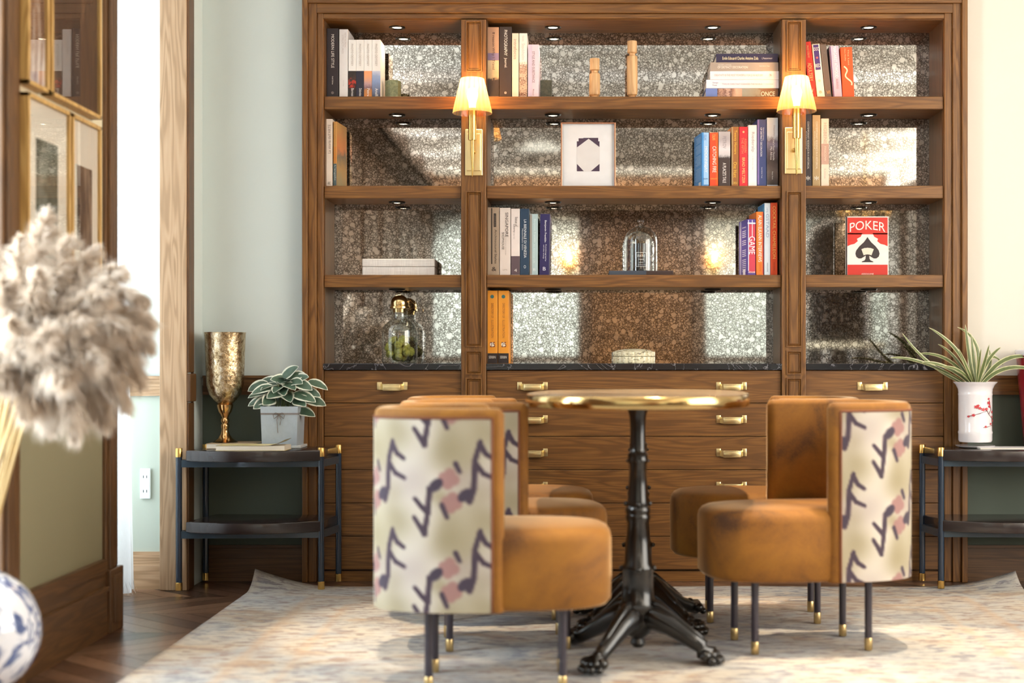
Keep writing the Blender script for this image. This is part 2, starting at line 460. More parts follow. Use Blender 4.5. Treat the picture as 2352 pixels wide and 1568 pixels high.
struct('trim_18', mb, WAL[0])  # ledges added to hide the ceiling uplights
# stepped ceiling beams
for k, (y0, y1, hh) in enumerate(((-2.3, -2.12, .10), (-1.1, -.92, .12), (.1, .28, .12), (1.3, 1.48, .12), (2.5, 2.68, .12))):
    mb = MB(); mb.box(-1.5, 3.1, y0, y1, 2.8-hh, 2.8); mb.box(-1.5, 3.1, y0-.05, y1+.05, 2.775, 2.8); struct('trim_%d' % (10+k), mb, plain((196, 190, 180), .7, name='beam_paint'))

# ------------------------------------------------------------------ bookcase
def mirror_mat():
    s = NT('antique_mirror'); v = s.vec((1, 1, 1), False)
    def warp(scale, amt, det=2.):
        wv = s.add('ShaderNodeTexNoise', i_Scale=scale, i_Detail=det); s.link(v, wv.inputs['Vector'])
        vm = s.add('ShaderNodeVectorMath', operation='SCALE'); vm.inputs['Scale'].default_value = amt
        s.link(wv.outputs['Color'], vm.inputs[0]); va = s.add('ShaderNodeVectorMath', operation='ADD'); s.link(v, va.inputs[0]); s.link(vm.outputs[0], va.inputs[1]); return va.outputs[0]
    wa = warp(70., .016, 3.); wb = warp(40., .012)
    v1 = s.add('ShaderNodeTexVoronoi', feature='DISTANCE_TO_EDGE', i_Scale=98.); s.link(wa, v1.inputs['Vector'])
    v2 = s.add('ShaderNodeTexVoronoi', feature='F1', i_Scale=33.); s.link(wb, v2.inputs['Vector'])
    v2c = s.add('ShaderNodeTexVoronoi', feature='F1', i_Scale=98.); s.link(wa, v2c.inputs['Vector'])
    nz = s.noise(v, 230., 4, .65)
    vein = s.ramp(s.math('ADD', v1.outputs['Distance'], s.math('MULTIPLY', s.math('SUBTRACT', nz, .5), .22)), [(.0, (0, 0, 0, 1)), (.17, (1, 1, 1, 1))])
    cellv = s.add('ShaderNodeSeparateColor'); s.link(v2c.outputs['Color'], cellv.inputs[0])
    sm = s.math('MULTIPLY', vein, s.math('ADD', s.math('MULTIPLY', cellv.outputs[0], .45), .45))
    blob = s.ramp(v2.outputs['Distance'], [(.29, (1, 1, 1, 1)), (.37, (0, 0, 0, 1))])
    cb = s.add('ShaderNodeSeparateColor'); s.link(v2.outputs['Color'], cb.inputs[0])
    pick = s.math('GREATER_THAN', cb.outputs[0], .52)
    f = s.math('MAXIMUM', sm, s.math('MULTIPLY', s.math('MULTIPLY', blob, pick), .95))
    col = s.ramp(f, [(0, (.20, .19, .175, 1)), (.35, (.42, .41, .39, 1)), (.8, (.95, .955, .94, 1))])
    s.link(col, s.p.inputs['Base Color'])
    df = s.add('ShaderNodeBsdfDiffuse'); s.link(s.mix(f, (.05, .04, .03, 1), (.46, .42, .36, 1)), df.inputs['Color'])
    mx = s.add('ShaderNodeMixShader', i_0=.09)
    s.set(Metallic=1., Roughness=.035)
    s.link(s.p.outputs[0], mx.inputs[1]); s.link(df.outputs[0], mx.inputs[2]); s.link(mx.outputs[0], s.out.inputs[0])
    return s.m
MIRROR = mirror_mat()
def marble_mat():
    s = NT('black_marble'); v = s.vec((1, 1, 1), False)
    n = s.add('ShaderNodeTexNoise', i_Scale=5., i_Detail=6., i_Distortion=2.5); s.link(v, n.inputs['Vector'])
    d = s.math('ABSOLUTE', s.math('SUBTRACT', n.outputs['Fac'], .5))
    c = s.ramp(d, [(0, lin((150, 150, 156))), (.004, lin((60, 58, 62))), (.014, lin((30, 28, 32)))])
    s.link(c, s.p.inputs['Base Color']); s.set(Roughness=.18); return s.m
MARBLE = marble_mat()

YF = 5.52; YM = 5.745; YS = 5.545
bc = thing('bookcase', 'tall built-in stained oak bookcase with mottled mirror backing over rows of drawers', 'bookcase', (0, 0, 0))
def fx(px): return X(px, YF)
def fz(py): return Z(py, YF)
ztop = fz(44)
# outer frame
for a, m, c, b in ((697, 710, 729, 743.5), (2218, 2205, 2186, 2168)):
    q = MB(); q.bbox(fx(a), fx(m), 5.488, YM, 0, bzt, .003); q.bbox(fx(m), fx(c), 5.502, YM, 0, bzt-.02, .002); q.bbox(fx(c), fx(b), 5.512, YM, 0, ztop+.03, .003)
    q.obj('stile', OAK[2], bc)
q = MB(); q.bbox(fx(710), fx(2205), 5.49, YM, fz(11), bzt, .003); q.bbox(fx(729), fx(2186), 5.502, YM, fz(32), fz(11), .002); q.bbox(fx(743), fx(2168), 5.512, YM, ztop, fz(32), .003)
q.obj('top_rail', OAK[0], bc)
comps = [(743.5, 1060), (1117, 1795), (1850, 2168)]
# dividing pilasters with recessed panels
for x0, x1 in ((1060, 1117), (1795, 1850)):
    q = MB(); yc = 5.506
    q.bbox(fx(x0), fx(x1), yc, YM, 0, ztop-.004, .002)
    for pa, pb in ((50, 167), (440, 797), (805, 860), (867, 1085), (1095, 1290)):
        q.ring(fx(x0+10), fx(x1-9), fz(pb), fz(pa), .013, yc-.006, yc+.004)
        q.ring(fx(x0+16), fx(x1-15), fz(pb-6), fz(pa+6), .004, yc-.003, yc+.001)
    q.obj('pilaster', OAK[2], bc)
# compartments
shelf_y = [(221.5, 251), (426.5, 455.5), (631, 659.5)]
pucks = [[912], [1270, 1637], [1995]]
lens_on = emit('puck_lens_lit', (255, 236, 205), 9.)
puck_ring = plain((30, 27, 24), .35, .6, name='dark_bronze')
for ci, (x0, x1) in enumerate(comps):
    XA, XB = fx(x0), fx(x1)
    MB().box(XA, XB, YM, YM+.012, Z(838, YM), ztop+.03).obj('mirror_backing', MIRROR, bc)
    MB().box(XA, XB, YF+.004, YM, ztop-.0025, ztop+.025).obj('top_board', OAK[0], bc)
    for sx, sgn in ((XA, 1), (XB, -1)):
        MB().box(sx, sx+sgn*.003, YS-.01, YM-.0005, Z(838, YF), ztop).obj('side_lining', WAL[2], bc)
    for yt, yb in shelf_y:
        q = MB(); q.bbox(XA+.001, XB-.001, YS-.022, YM-.002, Z(yb, YS-.02), Z(yt, YS-.02), .0025); q.obj('shelf', OAK[0], bc)
    q = MB(); q.bbox(XA, XB, 5.508, YM-.001, fz(849.5), fz(834.5), .002); q.obj('worktop', MARBLE, bc)
    rows = [850, 925.5, 1002, 1078.5, 1155, 1231.5, 1308]
    MB().box(XA, XB, YF+.03, YM, 0, fz(851)).obj('carcass', WAL[0], bc)
    MB().box(XA, XB, YF+.004, YF+.04, 0, fz(1312)).obj('plinth', OAK[0], bc)
    hx = {0: [901], 1: [1223, 1680], 2: [2004]}[ci]
    for r in range(6):
        q = MB(); q.bbox(XA+.0015, XB-.0015, YF+.002, YF+.03, fz(rows[r+1]-.6), fz(rows[r]+.6), .0015)
        dr = q.obj('drawer', OAK[0], bc)
        for hc in hx:
            q = MB(); c = fx(hc); z = fz((rows[r]+rows[r+1])/2-1); w = .059
            for sg in (-1, 1):
                q.bbox(c+sg*w, c+sg*(w-.018), YF-.0015, YF+.004, z-.014, z+.016, .0012)
                q.lathe([(.0045, 0), (.0045, -.002), (0, -.0025)], (c+sg*(w-.008), YF-.0015, z+.002), 10, 0, 'y')
                a0 = c+sg*(w-.014); a1 = c+sg*(w-.026)
                q.face([(a0, YF-.001, z+.010), (a1, YF-.024, z+.008), (a1, YF-.024, z-.016), (a0, YF-.001, z-.014)][::sg])
                q.face([(a0, YF-.001, z+.010), (a1, YF-.024, z+.008), (a1, YF-.001, z+.010)][::-sg])
                q.face([(a0, YF-.001, z-.014), (a1, YF-.024, z-.016), (a1, YF-.001, z-.014)][::sg])
            q.bbox(c-w+.025, c+w-.025, YF-.026, YF-.018, z-.017, z+.006, .003); q.bbox(c-w+.025, c+w-.025, YF-.026, YF-.001, z+.003, z+.009, .002)
            q.obj('handle', BRASSL, dr, 35)
    # small round lights let into the undersides
    for pxc in pucks[ci]:
        for lev, pyb in enumerate((44, 251, 455.5, 659.5)):
            zb = ztop if lev == 0 else Z(pyb, YS-.02)
            c = (X(pxc, 5.645), 5.645, zb)
            q = MB(); q.lathe([(.020, -.003), (.024, -.007), (.031, -.006), (.034, 0), (.020, .002)], c, 28); pk = q.obj('puck_light', puck_ring, bc, 40)
            MB().lathe([(0, -.0045), (.012, -.0045), (.019, -.003), (.019, .001)], c, 20).obj('lens', lens_on, pk, 40)
            spot('puck_beam', (c[0], c[1], zb-.012), (0, -.12, -1), 3.2 if lev != 3 else 2., WARM, 120, .8, .015)

# ------------------------------------------------------------------ wall sconces
def shade_mat():
    s = NT('amber_pleated_shade'); tc = s.add('ShaderNodeTexCoord'); sp = s.add('ShaderNodeSeparateXYZ'); s.link(tc.outputs['Object'], sp.inputs[0])
    an = s.math('ARCTAN2', sp.outputs[1], sp.outputs[0])
    st = s.noise(s.vec((60, 60, 4)), 1., 3)
    w = s.math('ADD', s.math('MULTIPLY', s.math('SINE', s.math('ADD', s.math('MULTIPLY', an, 46.), s.math('MULTIPLY', st, 9.))), .5), .5)
    col = s.mix(w, lin((244, 180, 112)), lin((255, 226, 180)))
    tl = s.add('ShaderNodeBsdfTranslucent'); s.link(col, tl.inputs[0]); tr = s.add('ShaderNodeBsdfTransparent'); s.link(s.mix(w, lin((246, 192, 126)), lin((255, 232, 192))), tr.inputs[0])
    gl = s.add('ShaderNodeBsdfGlossy', i_Roughness=.25)
    m1 = s.add('ShaderNodeMixShader'); s.link(s.math('ADD', s.math('MULTIPLY', w, .25), .45), m1.inputs[0]); s.link(tl.outputs[0], m1.inputs[1]); s.link(tr.outputs[0], m1.inputs[2])
    m2 = s.add('ShaderNodeMixShader', i_0=.06); s.link(m1.outputs[0], m2.inputs[1]); s.link(gl.outputs[0], m2.inputs[2]); s.link(m2.outputs[0], s.out.inputs[0])
    return s.m
SHADE = shade_mat(); BULB = emit('warm_bulb', (255, 214, 150), 55.)
def sconce(label, loc, rz=0, power=3.2):
    """local: mounting plane at y=0, facing -y, z from the plate's centre"""
    t = thing('wall_sconce', label, 'wall lamp', loc, rz, 'brass wall sconces with amber shades')
    q = MB(); q.bbox(-.034, .034, -.006, 0, -.09, .09, .004); q.obj('backplate', BRASSL, t)
    q = MB(); q.bbox(-.027, .027, -.012, -.006, -.072, .072, .002); q.obj('inner_plate', BRASSL, t)
    q = MB(); q.tube([(0, -.01, .0), (0, -.075, .0)], .005, 10); q.lathe([(.009, 0), (.007, -.012), (0, -.014)], (0, -.012, 0), 14, 0, 'y'); q.obj('arm', BRASS, t, 40)
    q = MB(); q.lathe([(0, .035), (.015, .035), (.016, .04), (.016, .150), (.019, .152), (.019, .157), (.010, .159)], (0, -.08, 0), 20); q.obj('stem', BRASS, t, 40)
    q = MB(); q.lathe([(0, -.105), (.003, -.10), (.0075, 0), (.008, .036), (0, .037)], (0, -.08, 0), 12); q.obj('finial', BRASS, t, 40)
    n = 72; q = MB(); i0 = 0
    prof = [(.0745, .137), (.073, .150), (.045, .268), (.043, .270)]
    for j in range(n):
        a = 2*PI*j/n; k = 1+.010*math.cos(j*PI)
        for r, h in prof: q.v.append((r*k*math.cos(a), -.08+r*k*math.sin(a), h))
    m = len(prof)
    for j in range(n):
        for c in range(m-1):
            a, b = j*m+c, ((j+1) % n)*m+c; q.f.append((a, b, b+1, a+1)); q.m.append(0)
    q.obj('lamp_shade', SHADE, t, 30)
    q = MB(); q.lathe([(.012, .157), (.013, .175), (.019, .195), (.021, .212), (.016, .23), (0, .238)], (0, -.08, 0), 18); q.obj('bulb', BULB, t, 60)
    l = bpy.data.lights.new('sconce_glow', 'POINT'); l.energy = power; l.color = (1, .62, .28); l.shadow_soft_size = .03
    o = bpy.data.objects.new('sconce_glow', l); COL.objects.link(o); o.parent = t; o.location = (0, -.08, .250)
    return t
zc = Z(349, 5.49)
sconce('lit brass wall sconce on the pilaster left of the framed white picture', (X(1088.5, 5.503), 5.504, zc))
sconce('lit brass wall sconce on the pilaster right of the navy spined books', (X(1822.5, 5.503), 5.504, Z(345, 5.49)))
sconce('brass wall sconce on the cream wall beside the right end of the bookcase', (2.12, YB, 1.62), 0, 2.6)
sconce('brass wall sconce left of the dark door, seen in the mirror', (-.13, YR, 1.66), PI)
sconce('brass wall sconce right of the dark door, seen in the mirror', (1.34, YR, 1.66), PI)

# ------------------------------------------------------------------ books
def photo_mat(name, stops, axis=2, scale=1., warp=.5):
    s = NT(name); tc = s.add('ShaderNodeTexCoord'); sp = s.add('ShaderNodeSeparateXYZ'); s.link(tc.outputs['Generated'], sp.inputs[0])
    n = s.noise(s.vec((1, 1, 1)), 60*scale, 5, .65)
    f = s.math('ADD', sp.outputs[axis], s.math('MULTIPLY', s.math('SUBTRACT', n, .5), warp))
    s.link(s.ramp(f, [(p, lin(c)) for p, c in stops]), s.p.inputs['Base Color']); s.set(Roughness=.45); return s.m
YBK = 5.562
SHZ = [Z(y[0], YS-.02) for y in shelf_y]+[fz(834.5)]
def book(px0, px1, top, row, rgb, label, texts=(), bands=(), depth=.155, yaw=0, tilt=0, y=YBK, rough=.45, group=None, extra=None, name='book'):
    """an upright book, spine to the room. texts: (string, py0, py1, cross centre 0..1, cross size 0..1, rgb, mode)
    bands: (py top, py bottom, material, x0, x1)"""
    X0, X1 = X(px0, y), X(px1, y); w = X1-X0; z0 = SHZ[row]; hgt = Z(top, y)-z0
    t = thing(name, label, 'book', ((X0+X1)/2, y, z0), 0, group)
    t.rotation_euler = (0, tilt, yaw)
    b = .0022; cm = plain(rgb, rough, name='cover_%d_%d_%d' % tuple(rgb))
    q = MB(); q.bbox(-w/2+.0003, w/2-.0003, 0, b*1.3, 0, hgt, .0016)
    q.box(-w/2+.0003, -w/2+b, b, depth, 0, hgt); q.box(w/2-b, w/2-.0003, b, depth, 0, hgt); q.obj('cover', cm, t)
    MB().box(-w/2+b, w/2-b, b, depth-.004, .003, hgt-.003).obj('pages', PAGES, t)
    def zz(py): return (Z(py, y)-z0)
    for k, (pa, pb, m, fx0, fx1) in enumerate(bands):
        MB().box(-w/2+w*fx0+.0004, -w/2+w*fx1-.0004, -.0006, .001, max(.0004, zz(pb)), min(hgt-.0004, zz(pa))).obj('spine_print', m, t)
    for (s_, pa, pb, cc, ch, rgbt, mode) in texts:
        q = MB(); mi = 0; cxx = -w/2+w*cc
        if mode == 'h': put_text(q, s_, cxx, zz((pa+pb)/2), w*ch, abs(zz(pa)-zz(pb)), -.0012, 'h', mi)
        else: put_text(q, s_, cxx, zz((pa+pb)/2), abs(zz(pa)-zz(pb)), w*ch, -.0012, mode, mi)
        q.obj('spine_lettering', plain(rgbt, .5, name='ink'), t)
    if extra: extra(t, w, hgt, depth, zz)
    return t
def disc(t, w, zc, r, rgb, y=-.001, xc=0):
    q = MB(); q.lathe([(0, -.0004), (r, -.0004), (r, .0003), (0, .0003)], (xc, y+.0006, zc), 20, 0, 'y'); q.obj('spine_emblem', plain(rgb, .5), t)
def pm(*c): return plain(c[:3], .45)
D = 'd'
# -- top shelf, left bay
book(750, 777.5, 65, 0, (44, 36, 42), 'black book with white capitals at the far left of the top shelf', [('MODERN LIFE STYLE', 79, 156, .52, .24, (240, 236, 232), D), ('Audi Salinas', 175, 194, .52, .12, (225, 220, 215), D)], extra=lambda t, w, h, d, zz: disc(t, w, zz(213), .0055, (120, 112, 112)))
book(779, 799, 67, 0, (226, 222, 222), 'tall white book between the black book and the four matching paperbacks', [('NEW NORDIC', 75, 110, .72, .2, (200, 190, 186), D), ('STRUCTURES', 80, 123, .42, .2, (196, 186, 184), D), ('Verlag', 184, 198, .5, .14, (190, 184, 182), D)])
red_dark = photo_mat('print_night_scene', [(.0, (40, 34, 34)), (.35, (28, 24, 24)), (.55, (190, 52, 34)), (.66, (60, 40, 36)), (1, (36, 34, 32))], 2, 1.6, .9)
dusk = photo_mat('print_dusk', [(.0, (206, 130, 66)), (.25, (180, 120, 70)), (.35, (120, 96, 110)), (.5, (186, 150, 150)), (.75, (226, 160, 120)), (1, (240, 160, 110))], 2, 1.5, .25)
bluesky = photo_mat('print_blue_sky', [(.0, (70, 74, 92)), (.3, (110, 120, 150)), (.6, (130, 150, 190)), (.8, (150, 166, 200)), (1, (200, 204, 220))], 2, 1., .25)
navyp = pm(36, 34, 52)
for k, (a, b, m, nm, lab) in enumerate(((800, 818, red_dark, 'Borneo', 'white paperback with a dark red night scene at the foot of its spine'), (818, 836, navyp, 'Dolomites', 'white paperback with a plain navy foot on its spine'), (836, 854.5, dusk, 'Petra', 'white paperback with an orange dusk scene at the foot of its spine'), (854.5, 874, bluesky, 'Amalfi', 'white paperback with a pale blue sky at the foot of its spine'))):
    book(a, b, 91, 0, (236, 232, 228), lab, [('PHOTO ODYSSEY', 101, 152, .5, .26, (176, 166, 158), D), (nm, 203, 221, .55, .34, (244, 240, 236), D)], [(163, 222, m, 0, 1)], depth=.13, group='white paperbacks on the top shelf')
# -- top shelf, middle bay left
sep = photo_mat('print_travel', [(0, (40, 34, 32)), (.45, (58, 46, 42)), (.55, (196, 170, 130)), (1, (226, 200, 160))], 2, .6, .55)
book(1119, 1146, 62, 0, (196, 152, 122), 'tan book with dark peaks low on its spine, on the top shelf by the pilaster', [('8 reason Why I Travel', 74, 160, .52, .28, (92, 70, 66), D)], [(122, 138, pm(140, 120, 150), 0, 1), (139, 221, sep, 0, 1)])
book(1147, 1175, 61, 0, (58, 46, 42), 'dark brown book with bold white capitals down its spine on the top shelf', [('PHOTOGRAPHY', 69, 128, .52, .26, (240, 236, 230), D), ('Journal.', 133, 156, .5, .26, (236, 230, 224), D)], extra=lambda t, w, h, d, zz: disc(t, w, zz(213), .005, (170, 160, 150)))
book(1176, 1191.5, 76, 0, (234, 218, 200), 'cream book with large pale brown lower-case lettering on the top shelf', [('intrafocus', 90, 136, .5, .5, (186, 150, 130), D)])
facade = photo_mat('print_facade', [(0, (110, 70, 52)), (.3, (222, 196, 170)), (.42, (120, 80, 62)), (.6, (226, 200, 176)), (.8, (150, 110, 90)), (1, (236, 226, 214))], 2, 3.2, 1.1)
book(1192.5, 1211, 76, 0, (238, 232, 226), 'white book with a brown engraved facade on the lower half of its spine', [('Stockholm', 100, 138, .5, .36, (196, 190, 190), D), ('Guide', 82, 95, .5, .18, (190, 184, 184), D)], [(142, 221, facade, 0, 1)])
book(1212.5, 1238, 102, 0, (222, 206, 220), 'pale lilac book at the right end of its row beside a dark stone cube', [('STYLE AND SUBSTANCE', 118, 190, .5, .22, (130, 106, 120), D), ('Ricci', 205, 219, .5, .14, (130, 106, 120), D)], [(102.5, 221, pm(202, 190, 214), 0, .38)])
# -- second shelf left bay
book(749, 763.5, 273, 1, (240, 228, 216), 'narrow cream book at the far left of the second shelf', [("La storia dell'ARTE", 286, 352, .52, .45, (150, 134, 124), 'u'), ('ABC', 417, 424, .5, .5, (130, 120, 112), 'h')])
def picasso(t, w, h, d, zz):
    MB().box(w/2-.0002, w/2+.0007, .004, d-.01, .002, h-.002).obj('front_cover_print', photo_mat('print_painted_cover', [(0, (120, 116, 84)), (.3, (150, 118, 60)), (.5, (96, 84, 62)), (.62, (196, 120, 60)), (1, (190, 150, 86))], 2, .25, .5), t)
book(765.5, 773.5, 279, 1, (208, 156, 90), 'ochre and grey-green picture book turned to show its painted cover', [('PICASSO', 338, 374, .5, .75, (236, 140, 50), D), ('Le metamorfosi', 288, 328, .5, .5, (226, 176, 96), D), ('L\'angelo', 380, 414, .5, .6, (220, 224, 220), D)], [(376, 426, pm(92, 112, 118), 0, 1)], yaw=-.10, depth=.15, extra=picasso)
# -- second shelf, middle bay right
def mock(t, w, h, d, zz):
    q = MB()
    for k in range(34):
        zk = h*.93-k*h*.024
        if k in (5, 13, 22, 23): continue
        q.box(-w/2-.0008, -w/2-.0001, .012+.012*random.random(), .115-.03*random.random(), zk, zk+.0016)
    q.obj('cover_lettering', plain((170, 208, 236), .5), t); MB().box(-w/2-.0008, -w/2-.0001, .02, .055, .004, .022).obj('barcode', plain((230, 236, 240), .5), t)
book(1612, 1628.5, 304, 1, (60, 138, 206), 'blue paperback at the left end of its row, back cover facing left', [('COLLINS', 309, 322, .45, .34, (40, 90, 160), D), ('MOCKINGJAY', 336, 396, .55, .42, (250, 240, 226), D), ('SCHOLASTIC', 409, 412, .5, .7, (30, 60, 110), 'h')], [(305, 424, pm(150, 190, 230), .25, .98)], yaw=.14, depth=.14, extra=mock)
book(1630, 1649.5, 304, 1, (226, 74, 36), 'orange-red paperback next to the angled blue paperback', [('COLLINS', 308, 322, .5, .34, (250, 200, 110), D), ('CATCHING FIRE', 336, 396, .55, .42, (255, 244, 230), D), ('SCHOLASTIC', 409, 412, .5, .8, (250, 190, 80), 'h')], [(305, 424, pm(232, 92, 30), .72, 1)], depth=.14)
greyb = photo_mat('print_mist', [(0, (46, 36, 36)), (.12, (196, 190, 194)), (.35, (214, 208, 212)), (.7, (168, 160, 164)), (1, (176, 170, 172))], 2, 2., .2)
book(1650.5, 1677.5, 301, 1, (62, 48, 46), 'thick book with a misty grey upper half and near-black lower half', [('PETROV', 313, 341, .5, .3, (140, 132, 136), D), ("A PLACE'S TALE", 374, 420, .5, .3, (236, 230, 226), D)], [(302, 363, greyb, 0, 1)], depth=.15)
book(1680, 1697, 291, 1, (150, 96, 40), 'brown book with gold lettering between a grey-black book and a red one', [('Twenty Hunters', 299, 354, .5, .45, (236, 186, 70), D), ('One Hunt', 372, 408, .5, .45, (236, 186, 70), D), ('WH', 417, 424, .5, .5, (230, 190, 90), 'h')], [(292, 424, pm(168, 140, 96), 0, .22)], depth=.15, yaw=.06)
book(1698, 1717.5, 291, 1, (226, 44, 56), 'bright red book with pale gold capitals in two lines', [('THE FIFTH', 316, 352, .38, .26, (236, 150, 110), D), ('ASSASSIN', 318, 350, .72, .26, (236, 150, 110), D), ('BRAD MELTZER', 362, 421, .5, .32, (246, 200, 130), D)], extra=lambda t, w, h, d, zz: disc(t, w, zz(303), .004, (250, 180, 130)))
book(1718.5, 1738.5, 287, 1, (238, 232, 232), 'white book with thin grey lettering beside a navy book', [('Riederalp', 303, 349, .52, .4, (170, 160, 162), D), ('in the Swiss Alps', 358, 390, .52, .12, (224, 170, 170), D)])
book(1739.5, 1760.5, 274, 1, (52, 66, 120), 'navy book with a lilac edge and small white capitals', [('OF DISTINCT DECORATION', 293, 359, .42, .2, (236, 236, 246), D), ('Masterful Interiors', 293, 322, .68, .13, (210, 212, 230), D), ('Susan Becher Trapp', 384, 409, .48, .12, (226, 226, 240), D)], [(275, 424, pm(122, 106, 164), 0, .2)], yaw=.05)
afr = photo_mat('print_coast', [(0, (58, 48, 46)), (.2, (104, 90, 86)), (.35, (66, 54, 54)), (.5, (92, 80, 88)), (.6, (130, 124, 146)), (.66, (120, 108, 120)), (.74, (206, 212, 222)), (1, (190, 208, 224))], 2, 1.4, .16)
book(1761.5, 1787, 270, 1, (190, 200, 216), 'tall book with a grey coastal landscape along its spine at the end of the row', [('Dispatches', 288, 313, .64, .16, (140, 130, 140), D), ("One's Foot Outside", 318, 368, .62, .18, (236, 234, 238), D), ('My Africa', 337, 367, .36, .22, (240, 238, 240), D), ('Peter Dunn', 394, 412, .5, .12, (224, 220, 220), D)], [(271, 424.5, afr, 0, 1)])
# -- third shelf, middle bay left
def archi(t, w, h, d, zz):
    MB().box(-w*.19, -w*.09, -.001, 0, zz(606), zz(478)).obj('spine_stripe', plain((62, 52, 44), .5), t); MB().box(w*.03, w*.24, -.001, 0, zz(521), zz(490)).obj('spine_panel', plain((46, 36, 32), .5), t)
book(1120, 1146.5, 476, 2, (168, 148, 128), 'taupe book with a dark stripe down its spine at the left of the third shelf', [('Architectural Styles', 527, 605, .68, .24, (48, 38, 34), D), ('LANGUAGE', 493, 519, .635, .1, (130, 116, 104), D), ('&', 613, 622, .56, .4, (52, 42, 38), 'h')], extra=archi)
book(1147.5, 1172.5, 477, 2, (226, 214, 208), 'off-white book with two staggered lines of grey capitals', [('SINGAPORE', 488, 544, .66, .28, (66, 56, 54), D), ('SHOPHOUSE', 533, 573, .32, .22, (84, 74, 70), D), ('Decoration and Design', 546, 586, .56, .08, (150, 140, 136), D), ('LPS', 618, 621, .5, .4, (176, 160, 150), 'h')])
book(1173.5, 1194, 479, 2, (232, 220, 216), 'white book with a dusky purple block at the foot of its spine', [('Statue of', 498, 520, .62, .28, (70, 56, 56), D), ('Liberty', 515, 534, .36, .26, (90, 76, 74), D), ('New York', 536, 549, .36, .12, (150, 136, 130), D), ('4', 617, 624, .52, .3, (230, 224, 224), 'h')], [(588, 630.5, pm(94, 76, 84), 0, 1)])
book(1194.5, 1215.5, 479, 2, (32, 58, 84), 'deep teal-blue book with white small capitals', [('LA BIENNALE DI VENEZIA', 504, 592, .56, .28, (226, 232, 236), D), ('Massimiliano Gioni', 525, 574, .28, .16, (206, 214, 220), D), ('O', 609, 616, .52, .24, (226, 232, 236), 'h')])
book(1216.5, 1235.5, 491, 2, (172, 194, 198), 'pale grey-blue book beside a dark navy book', [('Benjamin Franklin', 503, 556, .6, .3, (214, 228, 230), D), ('An American Life', 560, 604, .56, .2, (204, 220, 222), D), ('B', 616, 622, .56, .3, (230, 236, 236), 'h')], [(492, 630, pm(146, 140, 134), 0, .3)])
book(1238.5, 1261.5, 491, 2, (36, 28, 84), 'dark navy book with bold white lettering at the right end of its row', [('Benjamin Franklin', 506, 556, .54, .24, (240, 240, 248), D), ('Autobiography', 560, 600, .62, .14, (230, 230, 240), D), ('and other writings', 562, 594, .4, .14, (230, 230, 240), D), ('B', 613, 621, .5, .28, (230, 230, 244), 'h')], tilt=.015)
# -- third shelf, middle bay right
def game(t, w, h, d, zz):
    q = MB(); 
    for k in range(26):
        if k in (0, 1, 3, 8, 12, 13, 18): continue
        q.box(-w/2-.0009, -w/2-.0001, .02, .075, h*.93-k*h*.034, h*.93-k*h*.034+.0024)
    q.box(-w/2-.0009, -w/2-.0001, .095, .104, 0.002, h-.002); q.box(-w/2-.0009, -w/2-.0001, .122, .126, 0.002, h-.002); q.box(-w/2-.0009, -w/2-.0001, .03, .065, .004, .026); q.obj('cover_stripes', plain((236, 232, 244), .5), t)
    q = MB(); q.box(-w/2+.0005, w/2-.0005, -.0011, 0, zz(514), zz(511)); q.box(w*.05, w*.12, -.0011, 0, zz(543), zz(505)); q.box(-w*.42, -w*.34, -.0011, 0, zz(622), zz(505)); q.obj('spine_stripe', plain((240, 232, 240), .5), t)
book(1716.5, 1736, 503, 2, (70, 42, 140), 'purple and crimson book with white stripes, turned at the left end of the row', [('GAME', 543, 584, .55, .72, (244, 240, 240), D), ('ASSOULINE', 623, 627, .5, .85, (236, 232, 236), 'h')], [(515, 626, pm(196, 28, 62), .18, .97)], yaw=.15, depth=.13, extra=game)
book(1737, 1753.5, 486, 2, (238, 120, 26), 'orange book with bold white capitals leaning on a white book', [('ALAIN ELKANN INTERVIEWS', 494, 601, .52, .48, (250, 244, 236), D), ('ASSOULINE', 604, 623, .55, .16, (170, 70, 20), D)], [(487, 629, pm(206, 70, 70), .86, 1)], yaw=.07)
book(1756, 1769.5, 466, 2, (226, 236, 246), 'white book with pale blue capitals beside an orange-red book', [('GSTAAD', 491, 545, .5, .5, (150, 170, 200), D), ('ITS', 477, 488, .4, .3, (160, 180, 206), D), ('ASSOULINE', 603, 624, .5, .2, (110, 120, 140), D)], yaw=.05, extra=lambda t, w, h, d, zz: MB().box(-w/2-.0008, -w/2, .004, d-.01, .002, h-.002).obj('cover_print', photo_mat('print_ice', [(0, (236, 242, 250)), (.5, (220, 234, 246)), (.85, (120, 196, 226)), (1, (70, 140, 200))], 2, .6, .3), t))
book(1770, 1786, 465, 2, (224, 78, 30), 'orange-red book with yellow capitals touching the right pilaster', [('COCKTAIL CHAMELEON', 473, 594, .52, .42, (246, 196, 110), D), ('ASSOULINE', 602, 621, .5, .18, (160, 50, 20), D)])
# -- marble top, two directories
def direc(t, w, h, d, zz):
    disc(t, w, zz(681), .0072, (60, 110, 112)); disc(t, w, zz(791), .0085, (240, 232, 214))
for a, b, lab in ((1118, 1143, 'yellow directory standing against the left pilaster on the marble top'), (1144, 1168.5, 'yellow directory right of its twin on the marble top')):
    book(a, b, 667, 3, (236, 156, 46), lab, [('DIRECTORY OF', 696, 730, .52, .22, (166, 108, 50), D), ('ILLUSTRATION', 735, 776, .52, .22, (166, 108, 50), D), ('25', 785, 797, .54, .46, (110, 40, 30), 'h'), ('SERBIN', 817, 823, .5, .62, (226, 220, 214), 'h')], [(811, 834, pm(40, 28, 28), 0, 1)], group='yellow directories on the marble top', extra=direc, depth=.17)
